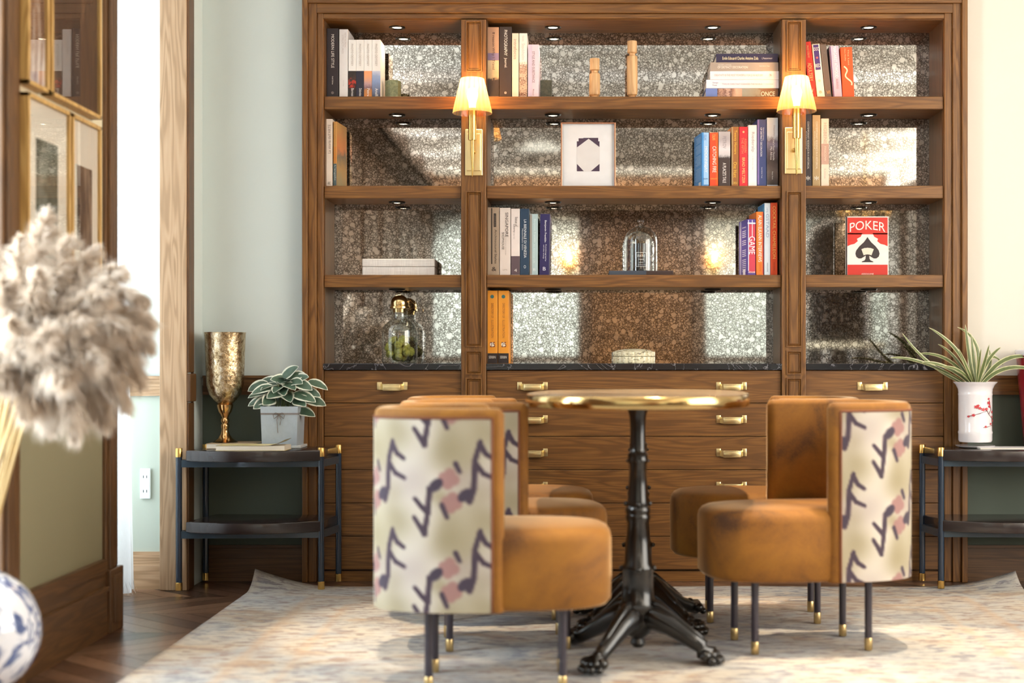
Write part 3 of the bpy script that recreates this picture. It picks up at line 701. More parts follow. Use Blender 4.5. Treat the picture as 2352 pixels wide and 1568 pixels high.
# -- right bay, second shelf
for a, b, tp, rgb, lab, txc in ((1847, 1864.5, 262, (52, 44, 48), 'dark book with pale capitals next to the right pilaster on the second shelf', (214, 206, 196)), (1866, 1884.5, 264, (178, 152, 110), 'tan book with pale capitals between a dark book and a pale one', (240, 232, 214))):
    book(a, b, tp, 1, rgb, lab, [('CONTEMPORARY RESIDENCE IN A HISTORICAL', 279, 388, .54, .24, txc, D), ('Interiors', 302, 342, .3, .12, txc, D), ('*', 404, 414, .5, .6, (240, 236, 226), 'h')])
book(1886, 1904, 272, 1, (224, 204, 184), 'pale pinkish book at the right end of the dark and tan pair', [('HIGBENE', 282, 330, .52, .4, (190, 160, 140), D), ('PASCOW', 336, 370, .52, .26, (226, 200, 180), D), ('Lima', 388, 410, .5, .2, (190, 160, 150), D)], [(330, 377, pm(186, 150, 134), 0, 1)])
# -- right bay, top shelf: five leaning books
TL = -.105
def lean(px0, px1, top, rgb, label, texts=(), bands=(), **kw):
    return book(px0, px1, top, 0, rgb, label, texts, bands, tilt=kw.pop('tilt', TL), **kw)
lean(1859, 1876, 95, (214, 44, 24), 'red book leaning left on the top shelf right of the second sconce', [('PAULO COELHO', 104, 132, .5, .26, (240, 180, 120), D), ('ADULTERY', 144, 186, .5, .5, (244, 190, 120), D), ('V', 204, 212, .5, .3, (240, 200, 160), 'h')])
lean(1877.5, 1895.5, 100, (240, 226, 206), 'cream and purple book leaning between a red and a dark grey book', [('DOC', 108, 116, .5, .6, (240, 226, 220), 'h'), ('RED', 146, 154, .5, .6, (240, 226, 220), 'h'), ('B', 208, 214, .5, .3, (180, 140, 110), 'h')], [(102, 160, pm(64, 40, 110), .14, .84)], extra=lambda t, w, h, d, zz: (disc(t, w, zz(185), .005, (224, 190, 160)), disc(t, w, zz(132), .004, (200, 90, 90), -.0014)))
lean(1896.5, 1911, 101, (94, 80, 72), 'slim dark grey book leaning between a cream and a lilac book', [('VI', 208, 216, .5, .5, (200, 150, 80), 'h'), ('Essays', 120, 150, .5, .3, (110, 96, 88), D)])
lean(1914, 1935, 105, (196, 176, 196), 'lilac book with white capitals leaning second from the right in its row', [('MARGARET ATWOOD', 106, 178, .56, .34, (244, 238, 240), D), ('BURNING', 182, 204, .56, .24, (160, 130, 140), D)], [(106, 221, pm(96, 70, 110), 0, .14)], tilt=-.075)
def snake(t, w, h, d, zz):
    q = MB(); pts = []
    for k in range(26):
        f = k/25; pts.append((-w*.28+w*.5*f+w*.16*math.sin(f*9), -.001, zz(152)+(zz(196)-zz(152))*f))
    for k in range(25):
        a, b = Vector(pts[k]), Vector(pts[k+1]); n = Vector((-(b-a).z, 0, (b-a).x)).normalized()*.0028
        q.face([a-n, b-n, b+n, a+n])
    q.obj('spine_snake', plain((248, 214, 180), .5), t)
lean(1936, 1963, 108, (236, 84, 26), 'orange-red book with a white snake on its spine at the right of the leaning row', [('Mary Shelley', 112, 140, .36, .12, (250, 200, 150), D), ('The Last', 114, 150, .64, .12, (250, 190, 140), D)], tilt=-.05, extra=snake)
# -- lying stack on the top shelf, middle bay
def flat_book(px0, px1, pt, pb, z0, rgb, label, texts=(), prints=(), depth=.17, y=YBK):
    X0, X1 = X(px0, y), X(px1, y); w = X1-X0; hgt = (pb-pt)/F*y-.0006
    t = thing('book', label, 'book', ((X0+X1)/2, y, z0), 0, 'books lying in a stack on the top shelf')
    b = .0022; q = MB(); q.bbox(-w/2, w/2, 0, b*1.3, 0, hgt, .0014); q.box(-w/2, w/2, b, depth, 0, b); q.box(-w/2, w/2, b, depth, hgt-b, hgt)
    q.obj('cover', plain(rgb, .4), t); MB().box(-w/2+.004, w/2-.004, b, depth-.004, b, hgt-b).obj('pages', PAGES, t)
    for (fa, fb, m) in prints: MB().box(-w/2+w*fa, -w/2+w*fb, -.0006, .001, .0006, hgt-.0006).obj('spine_print', m, t)
    for (s_, fa, fb, cc, ch, c) in texts:
        q = MB(); put_text(q, s_, -w/2+w*(fa+fb)/2, hgt*cc, w*(fb-fa), hgt*ch, -.0012, 'h'); q.obj('spine_lettering', plain(c, .5, name='ink'), t)
    return z0+hgt+.0005
zz0 = SHZ[0]
city = photo_mat('print_old_city', [(0, (96, 64, 60)), (.3, (186, 150, 130)), (.5, (110, 76, 70)), (.7, (206, 176, 160)), (1, (120, 90, 84))], 0, 2.2, 1.4)
sand = photo_mat('print_sandstone', [(0, (150, 110, 90)), (.5, (216, 184, 160)), (1, (190, 160, 140))], 0, .6, 1.)
moor = photo_mat('print_moor', [(0, (150, 156, 150)), (.45, (140, 144, 136)), (.6, (120, 96, 80)), (1, (90, 66, 56))], 0, 1., .7)
zz0 = flat_book(1621, 1788, 198, 221, zz0, (110, 130, 190), 'book with a picture strip along its spine at the bottom of the lying stack', [('ONCE', .76, .95, .44, .46, (246, 242, 240)), ('UPON', .78, .93, .05, .12, (246, 242, 240))], [(.16, .36, city), (.36, .5, sand), (.5, .995, moor)])
zz0 = flat_book(1622, 1789, 178, 198, zz0, (232, 228, 236), 'white book with grey capitals, second from the bottom of the lying stack', [('TWELVE CARS THAT CHANGED THE WORLD', .22, .77, .48, .2, (176, 166, 180)), ('Design', .09, .165, .62, .18, (110, 100, 130)), ('Fund', .09, .145, .36, .16, (110, 100, 130)), ('Conran Octopus', .82, .92, .48, .1, (150, 140, 160))])
zz0 = flat_book(1631, 1789, 158, 178, zz0, (236, 230, 232), 'white book with faint red capitals in the middle of the lying stack', [('CREATIVITY IS THE MOST POWERFUL FORCE IN HISTORY', .06, .77, .5, .24, (226, 176, 166)), ('1794', .86, .89, .5, .3, (150, 110, 120))])
zz0 = flat_book(1631, 1788, 138, 158, zz0, (164, 150, 138), 'taupe grey book with white capitals, second from the top of the lying stack', [('OF DISTINCT DECORATION', .11, .55, .42, .26, (242, 236, 228)), ('MASTERFUL INTERIORS', .12, .31, .68, .12, (230, 222, 214)), ('Susan Becher Trapp', .72, .87, .55, .1, (236, 230, 224))])
flat_book(1645, 1787, 118, 138, zz0, (40, 34, 66), 'dark navy book with cream italics on top of the lying stack', [('Emile Edouard Charles Antoine Zola', .1, .68, .46, .36, (236, 226, 190)), ("L'Assommoir", .74, .91, .46, .22, (200, 196, 206))])

# -- red card-game book, facing the room
y = 5.60; X0, X1 = X(1944, y), X(2041, y); z0 = SHZ[2]; hg = Z(497, y)-z0; w = X1-X0
t = thing('book', 'red and white book with a big black spade, standing face out in the right bay', 'book', ((X0+X1)/2, y, z0))
q = MB(); q.box(-w/2, w/2, 0, .003, 0, hg); q.box(-w/2, w/2, .022, .025, 0, hg); q.box(-w/2, -w/2+.003, 0, .025, 0, hg); q.obj('cover', plain((238, 228, 220), .35), t)
MB().box(-w/2+.003, w/2-.003, .003, .022, .003, hg-.003).obj('pages', PAGES, t)
q = MB(); e = .004
q.box(-w/2+e, w/2-e, -.0006, .001, hg*.70, hg-e); q.box(-w/2+e, w/2-e, -.0006, .001, e, hg*.19)
for sg in (-1, 1):   # scrolled corners
    o_ = [(sg*(w/2-e), hg*.72), (sg*w*.12, hg*.72), (sg*w*.16, hg*.66), (sg*w*.25, hg*.625), (sg*w*.23, hg*.585), (sg*w*.31, hg*.54), (sg*w*.40, hg*.525), (sg*(w/2-e), hg*.50)]
    q.prism(o_[::-sg], -.0006, .001)
q.obj('cover_print', plain((206, 40, 26), .35), t)
q = MB(); put_text(q, 'POKER', 0, hg*.81, w*.84, hg*.15, -.0014, 'h', 0, hg*.045)
put_text(q, 'ASSOULINE', 0, hg*.035, w*.29, hg*.026, -.0014, 'h', 0); q.obj('title_lettering', plain((244, 232, 222), .4), t)
q = MB(); sp = []
for k in range(0, 25):
    a = k/24; sp.append((math.sin(a*PI)**1.1*(.30*(1-a)+.02)*w*1.15+a*.0, 0))
half = [(0, .655), (.03, .62), (.09, .565), (.19, .50), (.265, .43), (.285, .375), (.265, .325), (.21, .295), (.15, .295), (.09, .32), (.04, .345), (.045, .29), (.07, .262), (.13, .245), (.14, .232)]
outl = [(x*w, z*hg) for x, z in half]+[(-x*w, z*hg) for x, z in reversed(half[1:])]
q.prism(outl[::-1], -.0012, .0005); q.obj('spade', plain((40, 26, 28), .4), t)
q = MB()
for k, a in enumerate((-.35, -.12, .12, .35)):
    c, s_ = math.cos(a), math.sin(a); cw, ch = w*.045, hg*.055
    q.prism([(x*c+z_*s_+a*w*.22, -x*s_+z_*c+hg*(.42-abs(a)*.03)) for x, z_ in ((-cw, -ch), (cw, -ch), (cw, ch), (-cw, ch))], -.0018-.0001*k, -.001)
q.obj('card_fan', plain((226, 214, 196), .4), t)

# -- ornaments on the shelves
def stone_mat(name, a, b):
    s = NT(name); n = s.noise(s.vec(), 90, 6, .7, .8); s.link(s.ramp(n, [(.3, lin(a)), (.7, lin(b))]), s.p.inputs['Base Color']); s.set(Roughness=.3); return s.m
q = MB(); r = .031; n6 = [(r*math.cos(PI/3*k+.25), r*math.sin(PI/3*k+.25)) for k in range(6)]
hgt = Z(185, 5.59)-SHZ[0]; q.slab(n6, 0, hgt, .0012); o = q.obj('stone_block', stone_mat('green_stone', (84, 96, 74), (140, 150, 118))); o.location = (X(903, 5.60), 5.60, SHZ[0]); tag(o, 'six-sided grey-green stone block at the end of the white paperbacks', 'stone block')
q = MB(); q.bbox(X(1241, 5.57), X(1268, 5.57), 5.57, 5.615, SHZ[0], Z(184, 5.57), .0012); o = q.obj('stone_cube', stone_mat('dark_green_stone', (40, 42, 34), (84, 84, 68))); tag(o, 'dark green stone cube beside the pale lilac book', 'stone cube')
def candlestick(px, top, label):
    y = 5.62; h = Z(top, y)-SHZ[0]; t = thing('wooden_candlestick', label, 'candlestick', (X(px, y), y, SHZ[0]), 0, 'turned wooden candlesticks')
    R = .0215; k = h-.075 if h < .2 else h-.075
    prof = [(0, 0), (R, 0), (R, .010), (R*.55, .013), (R*.55, .018), (R*.95, .024)]
    b = .024; m = h-.052
    for f in (0, .03, .1, .5, .9, .97, 1): prof.append((R*(.93+.07*min(1, min(f, 1-f)*9)), b+(m-.008-b)*f))
    prof += [(R*.55, m-.004), (R*.55, m+.003), (R*.9, m+.007), (R*.88, m+.03), (R*.92, h-.004), (R*.88, h), (R*.4, h), (0, h-.004)]
    q = MB(); q.lathe(prof, (0, 0, 0), 28); q.obj('turned_body', BEECH, t, 35)
    cup = MB(); cup.lathe([(0, h-.0035), (R*.40, h+.0008), (R*.46, h+.0012)], (0, 0, 0), 20); cup.obj('candle_cup', plain((190, 150, 100), .5), t, 40)
candlestick(1366, 135, 'short turned pale wood candlestick on the top shelf'); candlestick(1452, 95, 'tall turned pale wood candlestick on the top shelf')
# framed white picture
y = 5.585; t = thing('picture_frame', 'rose gold frame with a dark-cornered white picture, standing on the second shelf', 'picture frame', (X(1351, y), y, SHZ[1]))
w = X(1414, y)-X(1288, y); hg = Z(281, y)-SHZ[1]; t.rotation_euler = (-.03, 0, 0)
q = MB(); e = .0055
for a, b, c, d in ((-w/2, -w/2+e, 0, hg), (w/2-e, w/2, 0, hg), (-w/2, w/2, 0, e), (-w/2, w/2, hg-e, hg)): q.bbox(a, b, -.012, .012, c, d, .001)
q.obj('frame', plain((196, 140, 112), .25, 1., name='rose_gold'), t)
MB().box(-w/2+e, w/2-e, .0, .006, e, hg-e).obj('mat_board', plain((238, 236, 238), .6), t)
def fxz(px, py): return ((px-1351)/F*y, (Z(py, y)-SHZ[1]))
q = MB()
for poly in ([(1325, 338), (1325, 324), (1329, 324), (1329, 317), (1340, 317), (1340, 316), (1374, 316), (1374, 324), (1377, 324), (1377, 337), (1352, 318)], [(1325, 376), (1341, 393), (1325, 393)], [(1377, 376), (1377, 393), (1357, 393)]):
    q.prism([fxz(*p) for p in poly], -.0008, .0005)
q.obj('picture_corners', plain((66, 44, 70), .6), t)
q = MB(); q.prism([fxz(*p) for p in ((1324.5, 339), (1352, 317.5), (1377.5, 338), (1377.5, 377), (1358, 394), (1340, 394), (1324.5, 376))], -.0004, .0006); q.obj('picture_sheet', plain((226, 222, 222), .6), t)
MB().box(-w/2+e, w/2-e, -.006, -.0045, e, hg-e).obj('glass', PANE, t)
# white linen box
y = 5.60; t = thing('linen_box', 'low white linen box lying on the third shelf of the left bay', 'box', (X(915, y), y, SHZ[2])); w = X(998, y)-X(832, y); hg = Z(594, y)-SHZ[2]
def linen():
    s = NT('white_linen'); a = s.noise(s.vec((900, 20, 20)), 1, 2); b = s.noise(s.vec((20, 20, 900)), 1, 2)
    s.link(s.ramp(s.math('MULTIPLY', s.math('ADD', a, b), .5), [(.35, lin((206, 200, 196))), (.62, lin((238, 234, 230)))]), s.p.inputs['Base Color']); s.set(Roughness=.8); return s.m
LIN = linen(); MB().bbox(-w/2, w/2, 0, .12, 0, hg*.53, .002).obj('tray', LIN, t); MB().bbox(-w/2-.0005, w/2+.0005, -.0008, .1208, hg*.55, hg, .003).obj('lid', LIN, t)
# glass cloche with a black candle on a flat book
y = 5.63; X0, X1 = X(1399, y-.06), X(1546, y-.06); zz1 = SHZ[2]
t = thing('book', 'flat slate-blue and brown book under the glass cloche', 'book', ((X0+X1)/2, y-.065, zz1)); w = X1-X0
MB().bbox(-w/2, w/2, 0, .003, 0, .0185, .001).box(-w/2, w/2, .002, .165, 0, .002).box(-w/2, w/2, .002, .165, .0165, .0185).obj('cover', plain((62, 70, 84), .4), t)
MB().box(-w/2+.004, w/2-.004, .003, .16, .002, .0165).obj('pages', PAGES, t); MB().box(0.02, w/2-.0005, -.0006, .001, .0008, .0178).obj('spine_print', plain((58, 40, 36), .4), t)
zz1 += .019; cx = X(1472, y)
t = thing('candle_jar', 'black scented candle jar with a white printed label inside the glass cloche', 'candle', (cx, y, zz1)); r = .032; h = Z(560, y)-zz1
q = MB(); q.lathe([(0, 0), (r*.96, 0), (r, .003), (r, h), (r*.94, h), (r*.94, h-.02), (0, h-.02)], (0, 0, 0), 32); q.obj('jar', plain((26, 24, 32), .08, name='black_glass', Coat_Weight=.6), t, 40)
q = MB(); yl = -r-.0008
for a, b, c, d in ((-.020, .020, .066, .0675), (-.020, .020, .016, .0175), (-.020, -.019, .016, .067), (.019, .020, .016, .067), (-.013, .016, .022, .023)): q.box(a, b, yl, yl+.002, c*h/.1, d*h/.1)
put_text(q, 'ERATHE', 0, .055*h/.1, .030, .009*h/.1, yl-.0004); put_text(q, 'PARIS', 0, .042*h/.1, .02, .005*h/.1, yl-.0004); put_text(q, 'SCENTED', 0, .031*h/.1, .018, .004*h/.1, yl-.0004)
q.obj('label_print', plain((226, 230, 236), .4), t)
wk = MB(); wk.lathe([(0, h-.02), (.0015, h-.02), (.0012, h-.008), (0, h-.007)], (0, 0, 0), 6); wk.obj('wick', plain((60, 50, 40), .8), t)
t = thing('glass_cloche', 'clear glass bell cloche with a knob over the black candle', 'cloche', (cx, y, zz1)); R = (X(1510, y)-X(1433, y))/2; h = Z(503, y)-zz1; hb = h-.028
out = [(R*1.01, 0), (R, .004)]
for k in range(8): out.append((R, hb*.15+hb*.5*k/7))
for k in range(1, 9): a = PI/2*k/8*.93; out.append((R*math.cos(a), hb*.65+(hb*.35)*math.sin(a)))
inner = [(rr-.0022, zz_ - (.0022 if zz_ > hb*.6 else 0)) for rr, zz_ in reversed(out)]
q = MB(); q.lathe(out+[(.006, hb)]+[(0, hb)], (0, 0, 0), 40); 
q2 = MB(); q2.lathe([(R*1.01, .0)]+out[1:]+[(0.0, hb)], (0, 0, 0), 40); me_pr = out+[(.0, hb)]
q = MB(); q.lathe(out+[(.001, hb), (.001, hb-.002)]+inner+[(R*1.01-.0022, 0), (R*1.01, 0)], (0, 0, 0), 40); q.obj('dome', GLASS, t, 50)
q = MB(); q.lathe([(0, hb-.0005), (.010, hb+.0), (.007, hb+.006), (.006, hb+.010), (.012, hb+.016), (.013, hb+.022), (.008, h-.001), (0, h)], (0, 0, 0), 24); q.obj('knob', GLASS, t, 60)
# ribbed cream trinket box
y = 5.635; zz1 = SHZ[3]; R = (X(1505, y)-X(1408, y))/2
def trinket():
    s = NT('printed_cream_box'); tc = s.add('ShaderNodeTexCoord'); sp = s.add('ShaderNodeSeparateXYZ'); s.link(tc.outputs['Object'], sp.inputs[0])
    n = s.noise(s.vec((60, 60, 150)), 1, 4, .7, .8); 
    s.link(s.ramp(n, [(.36, lin((96, 84, 62))), (.46, lin((222, 214, 180))), (.7, lin((236, 230, 206)))]), s.p.inputs['Base Color']); s.set(Roughness=.25); return s.m
TRK = trinket()
t = thing('trinket_box', 'round two-tier cream trinket box with scalloped printed sides on the marble top', 'trinket box', (X(1456, y), y, zz1))
for nm, za, zb, dome in (('box', 0, .0265, False), ('lid', .0275, .058, True)):
    n = 96; ol = []
    for k in range(n):
        a = 2*PI*k/n; rr = R*(1-.035*(1-abs(math.cos(a*9)))**2*2); ol.append((rr*math.cos(a), rr*math.sin(a)))
    q = MB(); q.slab(ol, za, zb-(.012 if dome else 0), .0015)
    if dome: q.lathe([(R*.97, zb-.013), (R*.8, zb-.006), (R*.45, zb-.001), (0, zb)], (0, 0, 0), 48)
    q.obj(nm, TRK, t, 40)
# moss jar
y = 5.60; zz1 = SHZ[3]
t = thing('moss_jar', 'glass apothecary jar of green moss with a round gold stopper', 'jar', (X(918, y), y, zz1)); R = (X(960, y)-X(877, y))/2*.985
hs = lambda py: Z(py, y)-zz1
jo = [(R*.96, .002), (R, .006), (R, hs(762)), (R*.96, hs(752)), (R*.72, hs(741)), (R*.46, hs(734)), (R*.42, hs(726)), (R*.42, hs(717)), (R*.50, hs(710)), (R*.52, hs(708))]
ji = [(max(.004, r-.0025), z) for r, z in reversed(jo)]
q = MB(); q.lathe([(0, .0)]+[(R*.94, 0)]+jo+ji+[(R*.90, .006), (0, .006)], (0, 0, 0), 44); q.obj('jar', GLASS, t, 50)
q = MB(); rs = R*.50; q.lathe([(0, hs(717)), (R*.36, hs(717)), (R*.38, hs(709)), (R*.55, hs(708)), (R*.55, hs(704))]+[(rs*math.cos(a), hs(697)+rs*1.0*math.sin(a)) for a in [(-.35+(PI/2+.35)*k/10) for k in range(11)]], (0, 0, 0), 32)
q.obj('stopper', plain((226, 196, 140), .2, 1., name='gold_stopper'), t, 50)
q = MB(); q.tube([(R*.2, -.004, hs(700)), (R*.62, -.002, hs(690)), (R*.84, 0, hs(700)), (R*.86, 0, hs(712))], .0008, 6); q.obj('loop_handle', BRASS, t, 60)
def moss_mat():
    s = NT('dry_moss'); n = s.noise(s.vec(), 120, 5, .7); s.link(s.ramp(n, [(.3, lin((96, 96, 34))), (.55, lin((160, 158, 72))), (.8, lin((196, 190, 104)))]), s.p.inputs['Base Color']); s.set(Roughness=.9); s.bump(n, .8, .004); return s.m
q = MB(); rnd = random.Random(3)
for k in range(46):
    a = rnd.random()*2*PI; rr = R*.62*math.sqrt(rnd.random()); zc_ = .022+rnd.random()*(hs(772)-.03); sz = .012+.009*rnd.random()
    if rr > R*.5 and zc_ > hs(785): continue
    bm = bmesh.new(); bmesh.ops.create_icosphere(bm, subdivisions=2, radius=sz)
    for v in bm.verts: v.co *= 1+.28*(rnd.random()-.5); v.co += Vector((rr*math.cos(a), rr*math.sin(a), zc_))
    q.addbm(bm)
o = q.obj('moss', moss_mat(), t, 179); o['kind'] = 'stuff'

# ------------------------------------------------------------------ bay: curtain, socket; picture wall
def curtain_mat():
    s = NT('white_sheer_linen'); n = s.noise(s.vec((400, 400, 60)), 1, 3); c = s.mix(n, (.84, .86, .88, 1), (.95, .96, .97, 1))
    d = s.add('ShaderNodeBsdfDiffuse'); tl = s.add('ShaderNodeBsdfTranslucent'); s.link(c, d.inputs[0]); s.link(c, tl.inputs[0])
    m = s.add('ShaderNodeMixShader', i_0=.55); s.link(d.outputs[0], m.inputs[1]); s.link(tl.outputs[0], m.inputs[2]); s.link(m.outputs[0], s.out.inputs[0]); return s.m
CURT = curtain_mat()
t = thing('curtain', 'white sheer curtain hanging to the floor in the bright window bay', 'curtain', (0, 0, 0))
q = MB(); ny, nz = 90, 30; rnd = random.Random(5)
for j in range(nz+1):
    z = .012+2.66*j/nz; fl = 1-j/nz
    for k in range(ny+1):
        f = k/ny; y = 4.60+.665*f+.006*math.sin(z*3+f*9)
        x = -1.70+.034*math.sin(f*46+.5*math.sin(z*1.4))*(.75+.25*fl)+.012*math.sin(f*17+z)+.045*f*fl*.5
        q.v.append((x, y, z))
for j in range(nz):
    for k in range(ny):
        a = j*(ny+1)+k; q.f.append((a, a+1, a+ny+2, a+ny+1)); q.m.append(0)
q.obj('drape', CURT, t, 179)
q = MB()
for k in range(170):
    f = rnd.random(); b = q.v; y = 4.6+.665*f; i = int(f*ny); p = b and None
    x = -1.70+.034*math.sin(f*46)*1.0+.012*math.sin(f*17)+.022*f
    L = .02+.03*rnd.random(); dx, dy = (rnd.random()-.3)*.03, (rnd.random()-.5)*.03
    q.face([(x, y-.003, .045+.02*rnd.random()), (x, y+.003, .045), (x+dx, y+dy+.0015, .004+.01*rnd.random()), (x+dx, y+dy, .006)])
o = q.obj('fringe', CURT, t); o['kind'] = 'stuff'
q = MB(); q.tube([(-1.70, 4.52, 2.69), (-1.70, 5.33, 2.69)], .012, 10); q.obj('curtain_rod', BRASS, t, 40)
yj = 5.344
t = thing('wall_socket', 'white socket plate on the pale mint wall beside the curtain', 'socket', (X(335, yj), yj, Z(1110, yj)))
MB().bbox(-.020, .020, -.010, 0, -.057, .057, .003).obj('plate', plain((228, 236, 236), .35), t)
q = MB()
for zc_ in (-.028, .026):
    for xx in (-.006, .006): q.box(xx-.0012, xx+.0012, -.0106, -.009, zc_-.005, zc_+.005)
q.obj('outlet_slots', plain((50, 60, 66), .5), t)

def streaks(name, stops, sx=1.):
    s = NT(name); n = s.noise(s.vec((1, 38*sx, 5)), 1, 6, .7, .6); m = s.noise(s.vec((4, 4, 4)), 1, 3)
    s.link(s.ramp(s.math('ADD', s.math('MULTIPLY', n, .7), s.math('MULTIPLY', m, .3)), [(p, lin(c)) for p, c in stops]), s.p.inputs['Base Color']); s.set(Roughness=.5); return s.m
GOLDW = wood('gilded_oak', (150, 112, 60), (196, 156, 92), (214, 176, 112), 2, .4, 1., .2)
def wall_frame(label, y0, y1, z0, z1, printm, mat=None, w=.012):
    t = thing('picture_frame', label, 'framed picture', (XL, (y0+y1)/2, (z0+z1)/2), 0, 'framed photographs on the left wall')
    a, b = (y1-y0)/2, (z1-z0)/2; T = .034
    q = MB()
    for u0, u1, v0, v1 in ((-a, -a+w, -b, b), (a-w, a, -b, b), (-a, a, -b, -b+w), (-a, a, b-w, b)): q.bbox(.0, T, u0, u1, v0, v1, .0015)
    q.obj('frame', GOLDW, t)
    px = T-.010
    if mat:
        MB().box(.004, px, -a+w, a-w, -b+w, b-w).obj('mat_board', plain((232, 222, 204), .8, name='ivory_mat'), t)
        u0, u1, v0, v1 = mat
        MB().box(px-.001, px+.0008, u0-(y0+y1)/2, u1-(y0+y1)/2, v0-(z0+z1)/2, v1-(z0+z1)/2).obj('print', printm, t)
    else: MB().box(.004, px, -a+w, a-w, -b+w, b-w).obj('print', printm, t)
    MB().box(T-.006, T-.004, -a+w, a-w, -b+w, b-w).obj('glass', PANE, t)
birch = streaks('print_birch_trunks', [(.3, (70, 46, 34)), (.48, (150, 112, 84)), (.56, (220, 208, 196)), (.7, (120, 84, 60))])
dark_t = streaks('print_dark_wood', [(.35, (46, 32, 24)), (.55, (76, 54, 40)), (.66, (140, 104, 74)), (.75, (70, 50, 36))], .6)
grove = streaks('print_grove', [(.3, (34, 30, 28)), (.5, (62, 66, 48)), (.62, (120, 124, 112)), (.75, (56, 46, 36))], .25)
plume = streaks('print_feather', [(.3, (44, 36, 36)), (.5, (84, 66, 54)), (.65, (160, 136, 116)), (.8, (70, 56, 46))], .8)
wall_frame('gold framed photograph of pale trunks, upper row near the left edge', 3.775, 3.925, 1.592, 2.2, birch)
wall_frame('gold framed dark brown photograph, upper row next to the window bay', 3.945, 4.352, 1.592, 2.2, dark_t)
wall_frame('gold framed picture with a wide ivory mount, lower row left behind the pampas plumes', 3.775, 4.09, 1.03, 1.57, grove, (3.85, 4.01, 1.10, 1.46))
wall_frame('gold framed picture with an ivory mount, lower row beside the window bay', 4.105, 4.352, 1.03, 1.57, plume, (4.165, 4.29, 1.18, 1.43))

# ------------------------------------------------------------------ side tables
DARKTOP = plain((44, 36, 36), .26, 0, .12, 20, name='dark_brown_lacquer', Coat_Weight=.35)
SLABE = plain((48, 66, 80), .3, 0, .08, 20, name='dark_lacquer_blue_reflection', Coat_Weight=.4)  # bluish window reflection put into the dark rail colour
def side_table(label, FL, FR, BR, BL, inL, inR):
    c = ((FL[0]+FR[0])/2, (FL[1]+BR[1])/2); t = thing('side_table', label, 'side table', (c[0], c[1], 0))
    def L(p): return (p[0]-c[0], p[1]-c[1])
    fl, fr, br, bl = map(L, (FL, FR, BR, BL)); r = .0118
    zt = .525
    ol = []
    a = (fl[0]+inL, fl[1]-.012); b = (fr[0]-inR, fr[1]-.012)
    for k in range(25):
        f = k/24; bow = .075*(1-(2*f-1)**2); ol.append((a[0]+(b[0]-a[0])*f, a[1]+(b[1]-a[1])*f-bow))
    ol += [(br[0]-inR, br[1]-.02), (br[0]-inR-.015, br[1]+.012), (bl[0]+inL+.015, bl[1]+.012), (bl[0]+inL, bl[1]-.02)]
    for nm, z1 in (('tabletop', zt), ('lower_shelf', .262)):
        q = MB(); q.slab(ol, z1-.040, z1, .004); q.obj(nm, [DARKTOP], t, 40)
        q = MB()
        for p, s_ in ((fl, fr), (fr, br), (fl, bl)):
            d = Vector((s_[0]-p[0], s_[1]-p[1], 0)).normalized(); n = Vector((-d.y, d.x, 0))*.006
            A = Vector((p[0], p[1], 0)); B = Vector((s_[0], s_[1], 0))
            q.slab([tuple(v)[:2] for v in (A-n, B-n, B+n, A+n)], z1-.063, z1-.036)
        q.obj('rail', SLABE, t)
    for p in (fl, fr, br, bl):
        zl = .007
        q = MB(); q.lathe([(r, .034), (r, .505)], (p[0], p[1], 0), 18); lg = q.obj('leg', BLACKM, t, 40)
        MB().lathe([(r+.0012, .500), (r+.0012, .531), (r, .533), (0, .5335)], (p[0], p[1], 0), 18).obj('top_cap', BRASS, lg, 40)
        MB().lathe([(r, zl), (r+.0012, zl+.001), (r+.0012, .036), (r, .037)], (p[0], p[1], 0), 18).obj('foot_cap', BRASS, lg, 40)
    return t
side_table('dark bow-fronted side table with brass-capped legs, left of the bookcase', (-1.487, 5.257), (-.966, 5.285), (-.934, 5.475), (-1.452, 5.50), .030, .002)
side_table('dark bow-fronted side table with brass-capped legs, right of the bookcase', (1.342, 5.305), (1.862, 5.285), (1.842, 5.50), (1.316, 5.49), .004, .004)
TT = .526
# hurricane
y = 5.43; zb = TT+.019
def mercury():
    s = NT('amber_mercury_glass'); n = s.noise(s.vec(), 55, 5, .7, .6); m = s.noise(s.vec((1, 1, 1)), 160, 3)
    s.link(s.ramp(n, [(.35, lin((120, 96, 66))), (.5, lin((206, 180, 140))), (.7, lin((240, 228, 206)))]), s.p.inputs['Base Color'])
    s.link(s.ramp(n, [(.3, (.30, .30, .30, 1)), (.7, (.08, .08, .08, 1))]), s.p.inputs['Roughness']); s.set(Metallic=1.); s.bump(s.math('ADD', n, s.math('MULTIPLY', m, .5)), .5, .004); return s.m
t = thing('hurricane_vase', 'tall amber mercury-glass goblet vase standing on a book on the left side table', 'vase', (X(517, y), y, zb)); k = y/F
hz = lambda py: Z(py, y)-zb
cup = [(17, 927), (26, 918), (36, 905), (41.5, 885), (43.5, 850), (45, 800), (46.5, 766), (47.5, 763)]
ci = [(44.5, 764), (43, 800), (41.5, 850), (39, 885), (33, 903), (22, 914), (0, 918)]
q = MB(); q.lathe([(0, hz(929))]+[(r*k, hz(p)) for r, p in cup+ci], (0, 0, 0), 44); q.obj('cup', mercury(), t, 50)
q = MB(); stem = [(0, 0), (29, 1019), (29, 1016), (24, 1012), (16, 1006), (10, 996), (7.5, 986), (9, 980), (9.5, 976), (7, 972), (9.5, 967), (9.5, 963), (7, 959), (10, 952), (15, 945), (17.5, 936), (18.5, 929), (16, 927), (0, 926.5)]
q.lathe([(r*k, max(0, hz(p)) if p else 0) for r, p in stem], (0, 0, 0), 32); q.obj('stem', plain((214, 168, 112), .12, 1., name='copper_gold'), t, 50)
